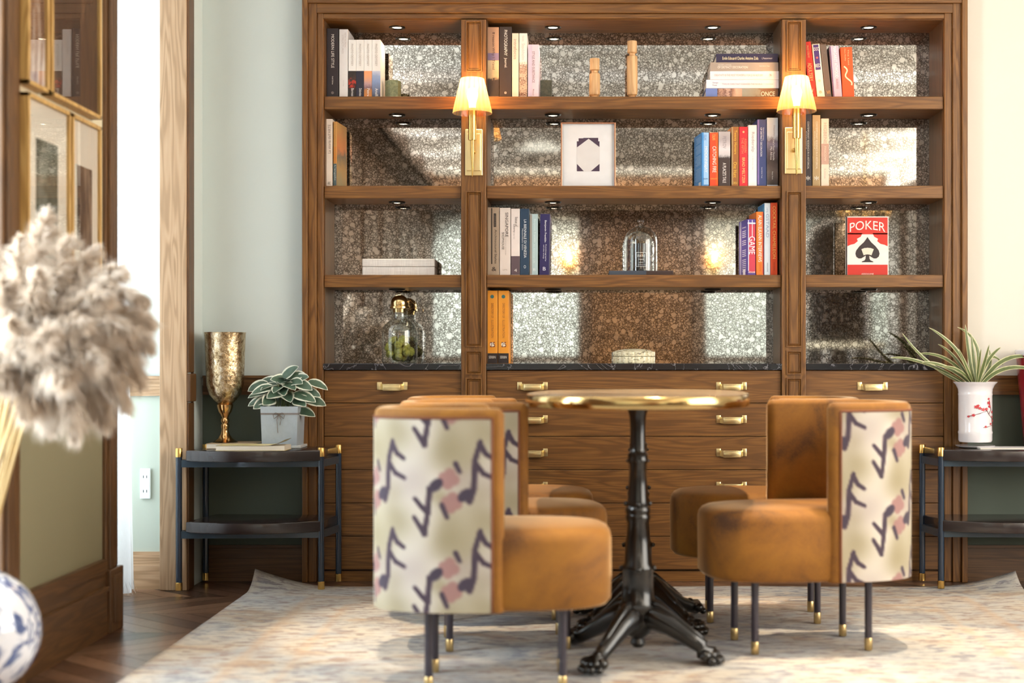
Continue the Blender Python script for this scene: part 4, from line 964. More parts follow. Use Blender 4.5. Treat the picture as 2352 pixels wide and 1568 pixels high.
# book and magazine on the left table
def lying(label, x0, x1, y0, y1, z, h, rgb, curl=0, rz=0, cat='book', name='book'):
    t = thing(name, label, cat, ((x0+x1)/2, (y0+y1)/2, z), rz); a, b = (x1-x0)/2, (y1-y0)/2
    MB().box(-a+.002, a-.002, -b+.0015, b-.0015, .0012, h-.0012).obj('pages', PAGES, t)
    q = MB(); q.box(-a, a, -b, b, 0, .0012)
    if curl:
        n = 14; 
        for j in range(n):
            f0, f1 = j/n, (j+1)/n; zz_ = lambda f: h-.001+curl*max(0, (f-.72)/.28)**2
            q.face([(-a+2*a*f0, -b, zz_(f0)), (-a+2*a*f1, -b, zz_(f1)), (-a+2*a*f1, b, zz_(f1)), (-a+2*a*f0, b, zz_(f0))])
            q.face([(-a+2*a*f0, -b, zz_(f0)+.0008), (-a+2*a*f0, b, zz_(f0)+.0008), (-a+2*a*f1, b, zz_(f1)+.0008), (-a+2*a*f1, -b, zz_(f1)+.0008)])
    else: q.box(-a, a, -b, b, h-.0012, h)
    q.obj('cover', plain(rgb, .4), t); return t
lying('cream edged book under the amber goblet vase', X(472, 5.33), -1.226, 5.335, 5.515, TT, .0185, (206, 176, 140))
lying('white magazine with a curling yellow cover at the front of the left side table', X(494, 5.205), X(654, 5.205), 5.208, 5.328, TT, .019, (214, 196, 140), .022, cat='magazine', name='magazine')
# potted variegated plant
y = 5.42; xc = X(650, y); zp = TT+.010
t = thing('potted_plant', 'variegated leafy plant in a square grey pot tied with twine on the left side table', 'potted plant', (xc, y, TT)); hw = .0705; hp = Z(932, y)-zp
POTM = plain((168, 178, 186), .7, 0, .12, 60, name='grey_ceramic')
MB().bbox(-.076, .080, -.070, .07, 0, .010, .002).obj('saucer', plain((206, 208, 208), .6), t)
q = MB(); tb = .93
pts = []
for z, s_ in ((.010, tb), (.0105+hp*.8, .985), (.010+hp, 1.), (.010+hp, .90), (.010+hp*.85, .88)):
    for sx, sy in ((-1, -1), (1, -1), (1, 1), (-1, 1)): q.v.append((sx*hw*s_, sy*hw*s_, z))
for l in range(4):
    for j in range(4): kk = (j+1) % 4; q.f.append((l*4+j, l*4+kk, l*4+4+kk, l*4+4+j)); q.m.append(0)
q.f.append((3, 2, 1, 0)); q.m.append(0); q.f.append((16, 17, 18, 19)); q.m.append(1)
q.obj('pot', [POTM, plain((60, 48, 38), .95, name='soil')], t)
q = MB(); zt_ = .010+hp*.80; e = hw*.992
for kk, off in enumerate((0, .004)): q.tube([(-e, -e, zt_+off), (e, -e, zt_+off), (e, e, zt_+off), (-e, e, zt_+off), (-e, -e, zt_+off)], .0013, 6)
for sg in (-1, 1):
    q.tube([(0, -e-.002, zt_), (sg*.012, -e-.004, zt_+.006), (sg*.022, -e-.004, zt_-.002), (sg*.018, -e-.004, zt_-.016), (sg*.006, -e-.003, zt_-.006), (0, -e-.002, zt_)], .0013, 6)
    q.tube([(0, -e-.002, zt_), (sg*.008, -e-.003, zt_-.02), (sg*.004, -e-.002, zt_-.055+.015*sg)], .0012, 6)
q.obj('twine_bow', plain((120, 104, 92), .9), t, 60)
def leaf_mat(name, a, b, edge, width=.25):
    s = NT(name); at = s.add('ShaderNodeAttribute', attribute_name='rim'); n = s.noise(s.vec(), 45, 3)
    f = s.math('ADD', at.outputs['Fac'], s.math('MULTIPLY', s.math('SUBTRACT', n, .5), .35))
    g = s.mix(n, lin(a), lin(b)); s.link(s.mix(s.ramp(f, [(1-width-.06, (0, 0, 0, 1)), (1-width+.06, (1, 1, 1, 1))]), g, lin(edge)), s.p.inputs['Base Color']); s.set(Roughness=.35); return s.m
class LeafB(MB):
    def __init__(s): super().__init__(); s.r = []
    def leaf(s, pts, width, prof, up=(0, 0, 1), nu=4, cup=.15):
        pts = [Vector(p) for p in pts]; n = len(pts); i = len(s.v)
        for k, p in enumerate(pts):
            d = (pts[min(k+1, n-1)]-pts[max(k-1, 0)]).normalized(); w = d.cross(Vector(up)); w = w.normalized() if w.length > 1e-4 else Vector((1, 0, 0)); nn = w.cross(d)
            f = k/(n-1); hwid = width*prof(f)
            for j in range(nu+1):
                u = 2*j/nu-1; s.v.append(tuple(p+w*u*hwid+nn*cup*abs(u)*hwid)); s.r.append(max(abs(u), .0) if 0 < f < 1 else 1)
        for k in range(n-1):
            for j in range(nu):
                a = i+k*(nu+1)+j; s.f.append((a, a+1, a+nu+2, a+nu+1)); s.m.append(0)
    def obj(s, name, mats, parent=None, smooth=None):
        me = s.mesh(name); at = me.attributes.new('rim', 'FLOAT', 'POINT'); at.data.foreach_set('value', s.r[:len(me.vertices)]); return finish(name, me, mats, parent, smooth)
def bez(a, b, c, n=10): return [tuple((1-f)**2*a[i]+2*f*(1-f)*b[i]+f*f*c[i] for i in range(3)) for f in [k/n for k in range(n+1)]]
q = LeafB(); rnd = random.Random(12); st = MB(); ztop_ = .010+hp
oval = lambda f: max(0, math.sin(PI*min(1, f**.85)))**.75
tips = [(-.13, -.02, .03), (-.135, .0, .055), (-.11, -.05, .045), (-.10, .03, .09), (-.075, -.05, .06), (-.05, -.06, .03), (-.02, -.075, .05), (.02, -.07, .04), (.0, -.05, .085), (.03, -.04, .10), (.06, .0, .150), (.06, -.065, .06), (.085, -.05, .085), (.105, -.03, .11), (.12, -.04, .06), (.15, -.03, .035), (.175, -.02, .06), (.135, -.05, .015), (.10, -.06, .0), (-.06, -.075, .005), (-.10, -.06, -.01), (.0, .05, .09), (.08, .05, .08), (-.06, .05, .08), (.165, .0, .0), (.13, -.035, -.04), (-.045, -.02, .10), (.045, -.075, .015), (-.125, -.04, -.0), (.09, -.01, .12)]
for tx, ty, tz in tips:
    L = .075+.03*rnd.random(); tip = Vector((tx, ty, ztop_+tz)); b0 = Vector((tx*.18, ty*.18, ztop_-.015))
    inw = Vector((-tx, -ty, 0)).normalized() if abs(tx)+abs(ty) > .03 else Vector((.4, .6, 0)); base_ = tip+(inw*.8+Vector((.35*(rnd.random()-.5), .3*(rnd.random()-.5), .25-.9*max(0, tz-.06)/.09))).normalized()*L; mid = (base_+tip)/2+Vector((0, 0, .014))
    st.tube(bez(b0, (b0+base_)/2+Vector((0, 0, .02)), base_, 5), .0016, 5)
    fu = Vector((1.3*(rnd.random()-.5), -.9, .75)); q.leaf(bez(base_, mid, tip, 9), .021+.007*rnd.random(), oval, fu, 6)
q.obj('foliage', leaf_mat('variegated_leaf', (52, 76, 60), (92, 116, 96), (230, 232, 214), .27), t, 179); st.obj('stems', plain((96, 110, 70), .6), t, 179)

# right table: blossom vase with strap-leaved plant, red planter, notebooks
y = 5.40; xc = X(2240, y); k = y/F; zb = TT+.009
t = thing('orchid_plant', 'strap-leaved plant in a white vase painted with red plum blossom on the right side table', 'potted plant', (xc, y, TT))
CER = plain((236, 232, 236), .15, 0, .03, 20, name='white_porcelain', Coat_Weight=.5)
MB().lathe([(0, 0), (.055, 0), (.072, .006), (.074, .009), (.066, .008), (0, .008)], (0, 0, 0), 40).obj('saucer', CER, t, 50)
hz = lambda py: Z(py, y)-TT
vp = [(0, 1014), (36, 1014), (38, 1010), (38, 996), (39, 992), (37.5, 988), (38, 950), (38, 908), (38.8, 905), (38, 902), (39, 893), (44, 883), (49, 878), (49.5, 876.5), (47.5, 877), (42, 885), (36, 897), (35, 906), (0, 906)]
q = MB(); q.lathe([(r*k, hz(p)) for r, p in vp], (0, 0, 0), 48); q.obj('vase', CER, t, 50)
def on_vase(px, py, lift=.0012):
    R = 38*k+lift; a = math.asin(max(-.95, min(.95, (px-2240)*k/R))); return (R*math.sin(a), -R*math.cos(a), hz(py))
q = MB()
for line in ([(2274, 980), (2272, 960), (2262, 950), (2258, 942), (2246, 938), (2232, 935)], [(2262, 950), (2268, 940), (2266, 930), (2264, 918)], [(2258, 942), (2240, 948), (2222, 953), (2214, 955)], [(2274, 975), (2258, 979), (2248, 980)]):
    q.tube([on_vase(*p) for p in line], .0012, 5)
q.obj('branch_painting', plain((110, 64, 60), .4), t)
q = MB(); rnd = random.Random(4)
for px, py, r in [(2232, 933, 6), (2240, 936, 5), (2248, 939, 6), (2262, 924, 6), (2264, 932, 5), (2256, 938, 5), (2226, 952, 5), (2216, 955, 4), (2272, 945, 5), (2272, 956, 4), (2254, 978, 4), (2268, 972, 4), (2262, 915, 4), (2236, 930, 4), (2274, 965, 5)]:
    c = Vector(on_vase(px, py, .0018)); ex = Vector((-c.y, c.x, 0)).normalized()
    ol = [c+ex*(r*k*(.75+.25*math.cos(5*a))*math.cos(a))+Vector((0, 0, 1))*(r*k*.8*(.75+.25*math.cos(5*a))*math.sin(a)) for a in [2*PI*j/20 for j in range(20)]]
    q.face(ol)
q.obj('blossom_painting', plain((196, 64, 72), .4), t)
MB().lathe([(0, hz(893)), (.057, hz(893)), (.057, hz(896))], (0, 0, 0), 24).obj('soil', plain((70, 56, 44), .95), t)
q = LeafB(); strap = lambda f: max(.02, (math.sin(PI*(.12+.88*f))**.55))*(1 if f < .97 else .2)
z0_ = hz(888)
for tpx, tpy, mpx, mpy, dy, w in [(2037, 822, 2110, 815, -.05, .010), (2074, 763, 2130, 850, .02, .010), (2130, 752, 2215, 800, -.02, .013), (2212, 745, 2222, 830, -.03, .012), (2206, 750, 2275, 780, .05, .011), (2298, 797, 2262, 820, -.01, .010), (2310, 842, 2270, 780, .02, .011), (2390, 830, 2300, 790, -.03, .012), (2400, 862, 2300, 815, -.06, .012), (2112, 812, 2190, 806, .03, .011), (2108, 832, 2170, 830, -.06, .012), (2150, 842, 2200, 840, -.08, .011), (2160, 790, 2200, 810, .04, .010), (2230, 765, 2238, 840, .0, .011), (2262, 790, 2250, 850, -.06, .010), (2280, 800, 2290, 850, .05, .010), (2190, 800, 2215, 850, -.07, .011), (2240, 800, 2236, 850, -.08, .009)]:
    a = ((tpx-2240)*.06*k, dy*.15, z0_); b = ((mpx-2240)*k, dy*.6, hz(mpy)); c = ((tpx-2240)*k, dy, hz(tpy))
    q.leaf(bez(a, b, c, 16), w*.78, strap, (.25, -.85, .6), 4, .3)
q.obj('foliage', leaf_mat('striped_leaf', (74, 88, 50), (112, 124, 76), (206, 204, 160), .28), t, 179)
y = 5.42; t = thing('red_planter', 'deep red tapered planter with a white rim at the right edge of the picture', 'planter', (X(2404, y), y, TT)); k = y/F; hz = lambda py: Z(py, y)-TT
q = MB(); q.lathe([(0, 0), (48*k, 0), (50*k, .004), (68*k, hz(815)), (64*k, hz(815)), (46*k, .01), (0, .01)], (0, 0, 0), 40); q.obj('pot', plain((140, 22, 40), .2, 0, .05, 20, Coat_Weight=.4), t, 50)
MB().lathe([(67*k, hz(817)), (70*k, hz(815)), (71*k, hz(806)), (69*k, hz(803)), (63*k, hz(804)), (63*k, hz(817))], (0, 0, 0), 40).obj('rim', CER, t, 50)
lying('white notebook lying open-edged beside the blossom vase', X(2248, 5.31), X(2248, 5.31)+.19, 5.29, 5.38, TT, .006, (216, 214, 214), 0, 0, 'notebook', 'notebook')


# ------------------------------------------------------------------ rug
def rug_build():
    x0, x1, y0, y1 = -1.225, 1.632, 2.0, 5.365; nx, ny = 150, 110; q = MB(); uv = []
    def lift(x, y):
        z = .006
        for cx_, sgn, span, h in ((x0, 1, .27, .068), (x1, -1, .27, .060)):
            d = max(0, 1-(abs(x-cx_))/span); e = max(0, 1-(y1-y)/.16); z += h*d**1.6*e**1.8
        return z+.0012*math.sin(x*7+y*3)
    for j in range(ny+1):
        for k in range(nx+1):
            fx_ = k/nx; fy_ = (j/ny); x = x0+(x1-x0)*fx_; y = y0+(y1-y0)*fy_; z = lift(x, y)
            y -= .35*max(0, z-.01); q.v.append((x, y, z))
    for j in range(ny):
        for k in range(nx):
            a = j*(nx+1)+k; q.f.append((a, a+1, a+nx+2, a+nx+1)); q.m.append(0)
    s = NT('faded_vintage_rug'); tc = s.add('ShaderNodeTexCoord'); sp = s.add('ShaderNodeSeparateXYZ'); s.link(tc.outputs['Object'], sp.inputs[0])
    weave = s.noise(s.vec((22, 190, 20), False), 1, 5, .65); patch = s.noise(s.vec((3.2, 4.2, 3), False), 1, 5, .6, .8); worn = s.noise(s.vec((14, 46, 10), False), 1, 6, .7, .5); hue = s.noise(s.vec((1.6, 2.4, 1), False), 1, 4, .6)
    c = s.ramp(patch, [(.30, lin((118, 126, 136))), (.43, lin((172, 172, 170))), (.55, lin((184, 176, 162))), (.66, lin((160, 130, 100)))])
    c = s.mix(s.ramp(worn, [(.49, (0, 0, 0, 1)), (.58, (.9, .9, .9, 1))]), c, s.ramp(hue, [(.4, lin((84, 92, 112))), (.6, lin((128, 96, 80)))]))
    # border bands running parallel to the edges
    dx = s.math('MINIMUM', s.math('SUBTRACT', sp.outputs[0], x0), s.math('SUBTRACT', x1, sp.outputs[0])); dy = s.math('SUBTRACT', y1, sp.outputs[1]); d = s.math('MINIMUM', dx, dy)
    d = s.math('ADD', d, s.math('MULTIPLY', s.math('SUBTRACT', worn, .5), .05))
    bands = s.ramp(s.math('MULTIPLY', d, 1.6), [(0, (.25, .25, .25, 1)), (.06, (0, 0, 0, 1)), (.36, (0, 0, 0, 1)), (.40, (.6, .6, .6, 1)), (.46, (.1, .1, .1, 1)), (.62, (.0, .0, .0, 1)), (.66, (.45, .45, .45, 1)), (.70, (0, 0, 0, 1))])
    c = s.mix(bands, c, lin((178, 146, 112)))
    c = s.mix(s.math('MULTIPLY', weave, .35), c, lin((206, 204, 200)))
    fine = s.noise(s.vec((30, 320, 30), False), 1, 3, .6)
    c = s.mix(s.ramp(fine, [(.52, (0, 0, 0, 1)), (.72, (.4, .4, .4, 1))]), c, lin((120, 112, 112)))
    s.link(c, s.p.inputs['Base Color']); s.set(Roughness=.95); s.bump(weave, .5, .003)
    o = q.obj('rug', s.m, None, 179); md = o.modifiers.new('thick', 'SOLIDIFY'); md.thickness = .005; md.offset = -1
    tag(o, 'large faded grey and beige rug with curled back corners under the table and chairs', 'rug')
rug_build()
RZ = .0075

# ------------------------------------------------------------------ chairs
def velvet_mat():
    s = NT('amber_velvet'); n = s.noise(s.vec(), 5.5, 4, .6, .6); m = s.noise(s.vec(), 260, 2)
    f = s.math('ADD', n, s.math('MULTIPLY', s.math('SUBTRACT', m, .5), .25))
    s.link(s.ramp(f, [(.28, lin((80, 46, 8))), (.42, lin((124, 77, 11))), (.75, lin((152, 100, 18)))]), s.p.inputs['Base Color'])
    s.set(Roughness=.75, Sheen_Weight=.65, Sheen_Roughness=.30, Sheen_Tint=(1, .78, .52, 1)); s.bump(m, .08, .001); return s.m
VELVET = velvet_mat(); PIPING = plain((112, 62, 34), .7, name='brown_piping')
CHLEG = plain((44, 38, 50), .35, 0, .08, name='dark_violet_lacquer', Coat_Weight=.3); CHCAP = plain((206, 180, 128), .3, 1., .05, name='satin_brass')
CA, CB, CN = .316, .205, 3.0
def sup(t, off=0.):
    c, s_ = math.cos(t), math.sin(t); e = 2/CN
    return ((CA+off)*math.copysign(abs(c)**e, c), (CB+off)*math.copysign(abs(s_)**e, s_))
def arc_pts(xr, xl, n):
    """outline points from the right arm end (y<0, x=xr) round the rear to the left arm end (y>0, x=xl): parameter angles evenly spaced by length"""
    def ang(x): 
        a, b = 0, PI
        for _ in range(50):
            m = (a+b)/2
            if sup(m)[0] > x: a = m
            else: b = m
        return a
    t0 = -ang(xr); t1 = -(2*PI-ang(xl)); fine = [t0+(t1-t0)*k/2000 for k in range(2001)]; L = [0]
    for k in range(2000):
        a, b = sup(fine[k]), sup(fine[k+1]); L.append(L[-1]+math.hypot(a[0]-b[0], a[1]-b[1]))
    out = []; j = 0
    for k in range(n+1):
        tgt = L[-1]*k/n
        while j < 1999 and L[j+1] < tgt: j += 1
        f = (tgt-L[j])/max(1e-9, L[j+1]-L[j]); out.append((fine[j]+(fine[j+1]-fine[j])*min(1, f), tgt))
    return out, L[-1]
def shell_norm(t):
    a, b = sup(t-.002), sup(t+.002); d = Vector((b[0]-a[0], b[1]-a[1])).normalized(); n = Vector((d.y, -d.x)); p = sup(t)
    return n if n.x*p[0]+n.y*p[1] > 0 else -n
Zb, Zt = .213, .728
CW, CHH = .23, .224
def seg_d(px, py, ax, ay, bx, by):
    dx, dy = bx-ax, by-ay; l = dx*dx+dy*dy; f = 0 if l == 0 else max(0, min(1, ((px-ax)*dx+(py-ay)*dy)/l)); return math.hypot(px-ax-dx*f, py-ay-dy*f), f
STROKES = [([(0, 0), (.010, .030), (.014, .104), (.027, .149)], .0088, .0066), ([(.026, .144), (.040, .119), (.060, .106)], .0074, .006), ([(.015, .094), (.035, .069), (.062, .057)], .0074, .0056),
           ([(-.087, .036), (-.101, .03), (-.106, -.03), (-.114, -.084)], .0088, .0066), ([(-.139, .005), (-.121, -.015), (-.106, -.030)], .006, .0074), ([(-.141, -.042), (-.126, -.064), (-.114, -.084)], .006, .0074),
           ([(-.035, .094), (-.025, .074)], .007, .006), ([(-.070, -.010), (-.057, -.040)], .007, .006)]
BLOBS = [(-.012, .015, .021, .014, .7), (-.085, .040, .021, .014, .7)]
PINKS = [(-.052, .056, .024), (-.045, -.004, .024)]
_rn = random.Random(31); CLOUD = [(_rn.random()*CW, _rn.random()*CHH, .02+.035*_rn.random(), _rn.choice([0, 0, 1, 1, 2])) for _ in range(26)]
def pat(u, v):
    base_c = [.70, .66, .60]; tot = 1.
    cl = [(.48, .43, .28), (.82, .79, .75), (.60, .54, .53)]
    acc = [b*.6 for b in base_c]; ws = .6
    for cx_, cy_, r, k in CLOUD:
        dx = (u-cx_+CW/2) % CW-CW/2; dy = (v-cy_+CHH/2) % CHH-CHH/2; g = math.exp(-(dx*dx+dy*dy)/(r*r))*1.6; ws += g
        for i in range(3): acc[i] += cl[k][i]*g
    c = [a/ws for a in acc]
    def over(c, col, a): return [x*(1-a)+y_*a for x, y_ in zip(c, col)]
    for ou in (0, CW, -CW):
        for ov in (0, CHH, -CHH):
            uu = (u % CW)-ou; vv = (v % CHH)-ov
            if not (-.2 < uu < .1 and -.13 < vv < .2): continue
            for px_, py_, r in PINKS:
                dx, dy = uu-px_, vv-py_; a_ = math.atan2(dy, dx); rr = r*(.82+.28*abs(math.cos(2*a_+.4))); d = math.hypot(dx, dy)
                if d < rr+.004: c = over(c, (.56, .38, .37), min(1, (rr+.004-d)/.006)*.85)
            for pts, w0, w1 in STROKES:
                n = len(pts)-1
                for k in range(n):
                    d, f = seg_d(uu, vv, *pts[k], *pts[k+1]); w = w0+(w1-w0)*(k+f)/n
                    if d < w+.0015: c = over(c, (.17, .08, .18), min(1, (w+.0015-d)/.003))
            for bx_, by_, ra, rb, rot in BLOBS:
                dx, dy = uu-bx_, vv-by_; p = dx*math.cos(rot)+dy*math.sin(rot); q_ = -dx*math.sin(rot)+dy*math.cos(rot); d = math.hypot(p/ra, q_/rb)
                if d < 1.1: c = over(c, (.15, .08, .19), min(1, (1.1-d)/.2))
    return c
def pat_mat():
    s = NT('printed_leaf_fabric'); a = s.add('ShaderNodeAttribute', attribute_name='print'); n = s.noise(s.vec(), 500, 2)
    s.link(s.mix(s.math('MULTIPLY', n, .12), a.outputs['Color'], (.4, .38, .35, 1)), s.p.inputs['Base Color']); s.set(Roughness=.85, Sheen_Weight=.1); return s.m
FABRIC = pat_mat(); _shells = {}
def s2l(v): return v/12.92 if v <= .04045 else ((v+.055)/1.055)**2.4
def shell_meshes(xr, xl, uend, voff, atleft):
    key = (xr, xl, uend, voff, atleft)
    if key in _shells: return _shells[key]
    T = .050; n = 90; arc, L = arc_pts(xr, xl, n)
    # velvet shell: rounded cross-section swept along the arc, with rounded ends
    def section(s_):
        r = .016*s_; o = 0-.0; pts = [(-.025-(.025-.0)*s_, Zb+.006), (-.025+.025*s_, Zb+.006)]
        hi = Zt-.02*(1-s_); A = -.025+.025*s_; B = -.025-.025*s_
        pts = [(B+.004, Zb), (A-.004, Zb), (A, Zb+.006)]
        for k in range(7): a = PI/2*k/6; pts.append((A-r+r*math.cos(a), hi-r+r*math.sin(a)))
        for k in range(7): a = PI/2+PI/2*k/6; pts.append((B+r+r*math.cos(a), hi-r+r*math.sin(a)))
        pts.append((B, Zb+.006)); return pts
    q = MB(); secs = []
    for k, (t, l) in enumerate(arc):
        dend = min(l, L-l); s_ = math.sqrt(max(0, 1-(1-min(1, dend/.022))**2))*.75+.25; p = Vector(sup(t)); nn = shell_norm(t); secs.append([(p.x+nn.x*o, p.y+nn.y*o, z) for o, z in section(s_)])
    m = len(secs[0]); q.v = [v for s_ in secs for v in s_]
    for k in range(len(secs)-1):
        for j in range(m): jj = (j+1) % m; q.f.append((k*m+j, k*m+jj, (k+1)*m+jj, (k+1)*m+j)); q.m.append(0)
    q.f.append(tuple(reversed(range(m)))); q.f.append(tuple((len(secs)-1)*m+j for j in range(m))); q.m += [0, 0]
    me1 = q.mesh('backrest')
    # printed panel on the outside
    nu, nv = int(L/.0042), int((Zt-Zb)/.0042); arc2, _ = arc_pts(xr, xl, nu); mg = .026; q = MB(); cols = []
    uoff = uend+(L-2*mg if atleft else 0); us = [(t, l) for t, l in arc2 if mg <= l <= L-mg]; zlo, zhi = Zb+.002, Zt-.024
    for t, l in us:
        p = Vector(sup(t)); nn = shell_norm(t)
        for j in range(nv+1):
            z = zlo+(zhi-zlo)*j/nv; edge = min(l-mg, L-mg-l, zhi-z); o = .003*min(1, .35+max(0, edge)/.006); q.v.append((p.x+nn.x*o, p.y+nn.y*o, z))
            c = pat(uoff-(l-mg), z-zlo-voff); cols += [s2l(c[0]), s2l(c[1]), s2l(c[2]), 1.]
    for k in range(len(us)-1):
        for j in range(nv): a = k*(nv+1)+j; q.f.append((a, a+1, a+nv+2, a+nv+1)); q.m.append(0)
    me2 = q.mesh('back_panel'); at = me2.color_attributes.new('print', 'FLOAT_COLOR', 'POINT'); at.data.foreach_set('color', cols)
    # piping round the panel
    q = MB(); line = [(us[0][0], zlo)]+[(us[0][0], zlo+(zhi-zlo)*k/8) for k in range(1, 9)]+[(t, zhi) for t, l in us[1::3]]+[(us[-1][0], zhi-(zhi-zlo)*k/8) for k in range(0, 9)]
    q.tube([(sup(t)[0]+shell_norm(t).x*.002, sup(t)[1]+shell_norm(t).y*.002, z) for t, z in line], .0036, 6); me3 = q.mesh('piping')
    _shells[key] = (me1, me2, me3); return _shells[key]
def seat_mesh():
    q = MB(); n = 72; lv = [(.213, -.032), (.216, -.022), (.228, -.012), (.30, -.011), (.385, -.011), (.400, -.014), (.411, -.022), (.418, -.036), (.422, -.06), (.425, -.10), (.427, -.16)]
    for z, o in lv:
        for j in range(n): x, y = sup(2*PI*j/n, o) if o > -.15 else (sup(2*PI*j/n, -.1)[0]*.4, sup(2*PI*j/n, -.1)[1]*.4); q.v.append((x, y, z))
    for l in range(len(lv)-1):
        for j in range(n): k = (j+1) % n; q.f.append((l*n+j, l*n+k, (l+1)*n+k, (l+1)*n+j)); q.m.append(0)
    q.f.append(tuple(reversed(range(n)))); q.f.append(tuple((len(lv)-1)*n+j for j in range(n))); q.m += [0, 0]
    return q.mesh('seat')
SEAT = seat_mesh(); SEAT.materials.append(VELVET); SEAT.polygons.foreach_set('use_smooth', [True]*len(SEAT.polygons))
def chair(label, x, y, rz, *key):
    t = thing('lounge_chair', label, 'chair', (x, y, RZ), rz, 'amber velvet chairs with printed backs round the table')
    for nm, me, m in zip(('backrest', 'back_panel', 'piping'), shell_meshes(*key), (VELVET, FABRIC, PIPING)):
        if not me.materials: me.materials.append(m); me.polygons.foreach_set('use_smooth', [True]*len(me.polygons))
        link(bpy.data.objects.new(nm, me), t)
    link(bpy.data.objects.new('seat', SEAT), t)
    for sx in (-.17, .175):
        for sy in (-.108, .108):
            lg = link(bpy.data.objects.new('leg', LEGM), t); lg.location = (sx, sy, 0); cp = link(bpy.data.objects.new('leg_cap', CAPM), lg)
    return t
q = MB(); q.lathe([(.0108, .030), (.0112, .232)], (0, 0, 0), 16); LEGM = q.mesh('leg'); LEGM.materials.append(CHLEG); LEGM.polygons.foreach_set('use_smooth', [True]*len(LEGM.polygons)); LEGM.set_sharp_from_angle(angle=.7)
q = MB(); q.lathe([(.0108, 0), (.0118, .002), (.0118, .034), (.0108, .036)], (0, 0, 0), 16); CAPM = q.mesh('leg_cap'); CAPM.materials.append(CHCAP); CAPM.polygons.foreach_set('use_smooth', [True]*len(CAPM.polygons)); CAPM.set_sharp_from_angle(angle=.7)
LEFT_SET = (.055, -.02, .06, .057, 0); RIGHT_SET = (.05, -.02, -.014, .161, 1)
chair('amber velvet chair with printed back nearest the camera, left of the table', -.226, 3.775, .03, .026, -.02, .06, .057, 0)
chair('amber velvet chair on the left of the table, second from the camera', -.229, 4.285, .12, *LEFT_SET)
chair('amber velvet chair on the left of the table nearest the bookcase', -.265, 4.765, .04, *LEFT_SET)
chair('amber velvet chair showing its printed back at the right of the table', .657, 4.252, PI+.17, *RIGHT_SET)
chair('amber velvet chair at the right of the table, mostly hidden behind the printed one', .60, 4.715, PI-.06, -.035, -.03, -.014, .161, 1)

# ------------------------------------------------------------------ pedestal table
t = thing('pedestal_table', 'long brass-rimmed table on two black cast iron claw-foot pedestals between the chairs', 'table', (.178, 4.40, RZ)); tz = .757-RZ
ol = []
for k in range(96):
    a = 2*PI*k/96; e = 2/2.7; c, s_ = math.cos(a), math.sin(a); ol.append((.338*math.copysign(abs(c)**e, c), .56*math.copysign(abs(s_)**e, s_)))
rot = -.07; ol = [(x*math.cos(rot)-y*math.sin(rot), x*math.sin(rot)+y*math.cos(rot)) for x, y in ol]
q = MB(); q.slab([(x*.985, y*.99) for x, y in ol], tz-.03, tz+.0005); q.obj('tabletop', plain((206, 182, 150), .12, 0, .15, 6, name='polished_stone_top', Coat_Weight=.3), t, 40)
q = MB(); n = len(ol); 
for z, kx in ((tz-.034, .94), (tz-.034, .995), (tz-.031, 1.), (tz-.003, 1.), (tz, .995), (tz+.001, .984)): q.v += [(x*kx, y*kx, z) for x, y in ol]
for l in range(5):
    for j in range(n): kk = (j+1) % n; q.f.append((l*n+j, l*n+kk, (l+1)*n+kk, (l+1)*n+j)); q.m.append(0)
q.obj('rim', plain((206, 176, 120), .16, 1., name='polished_brass'), t, 50)
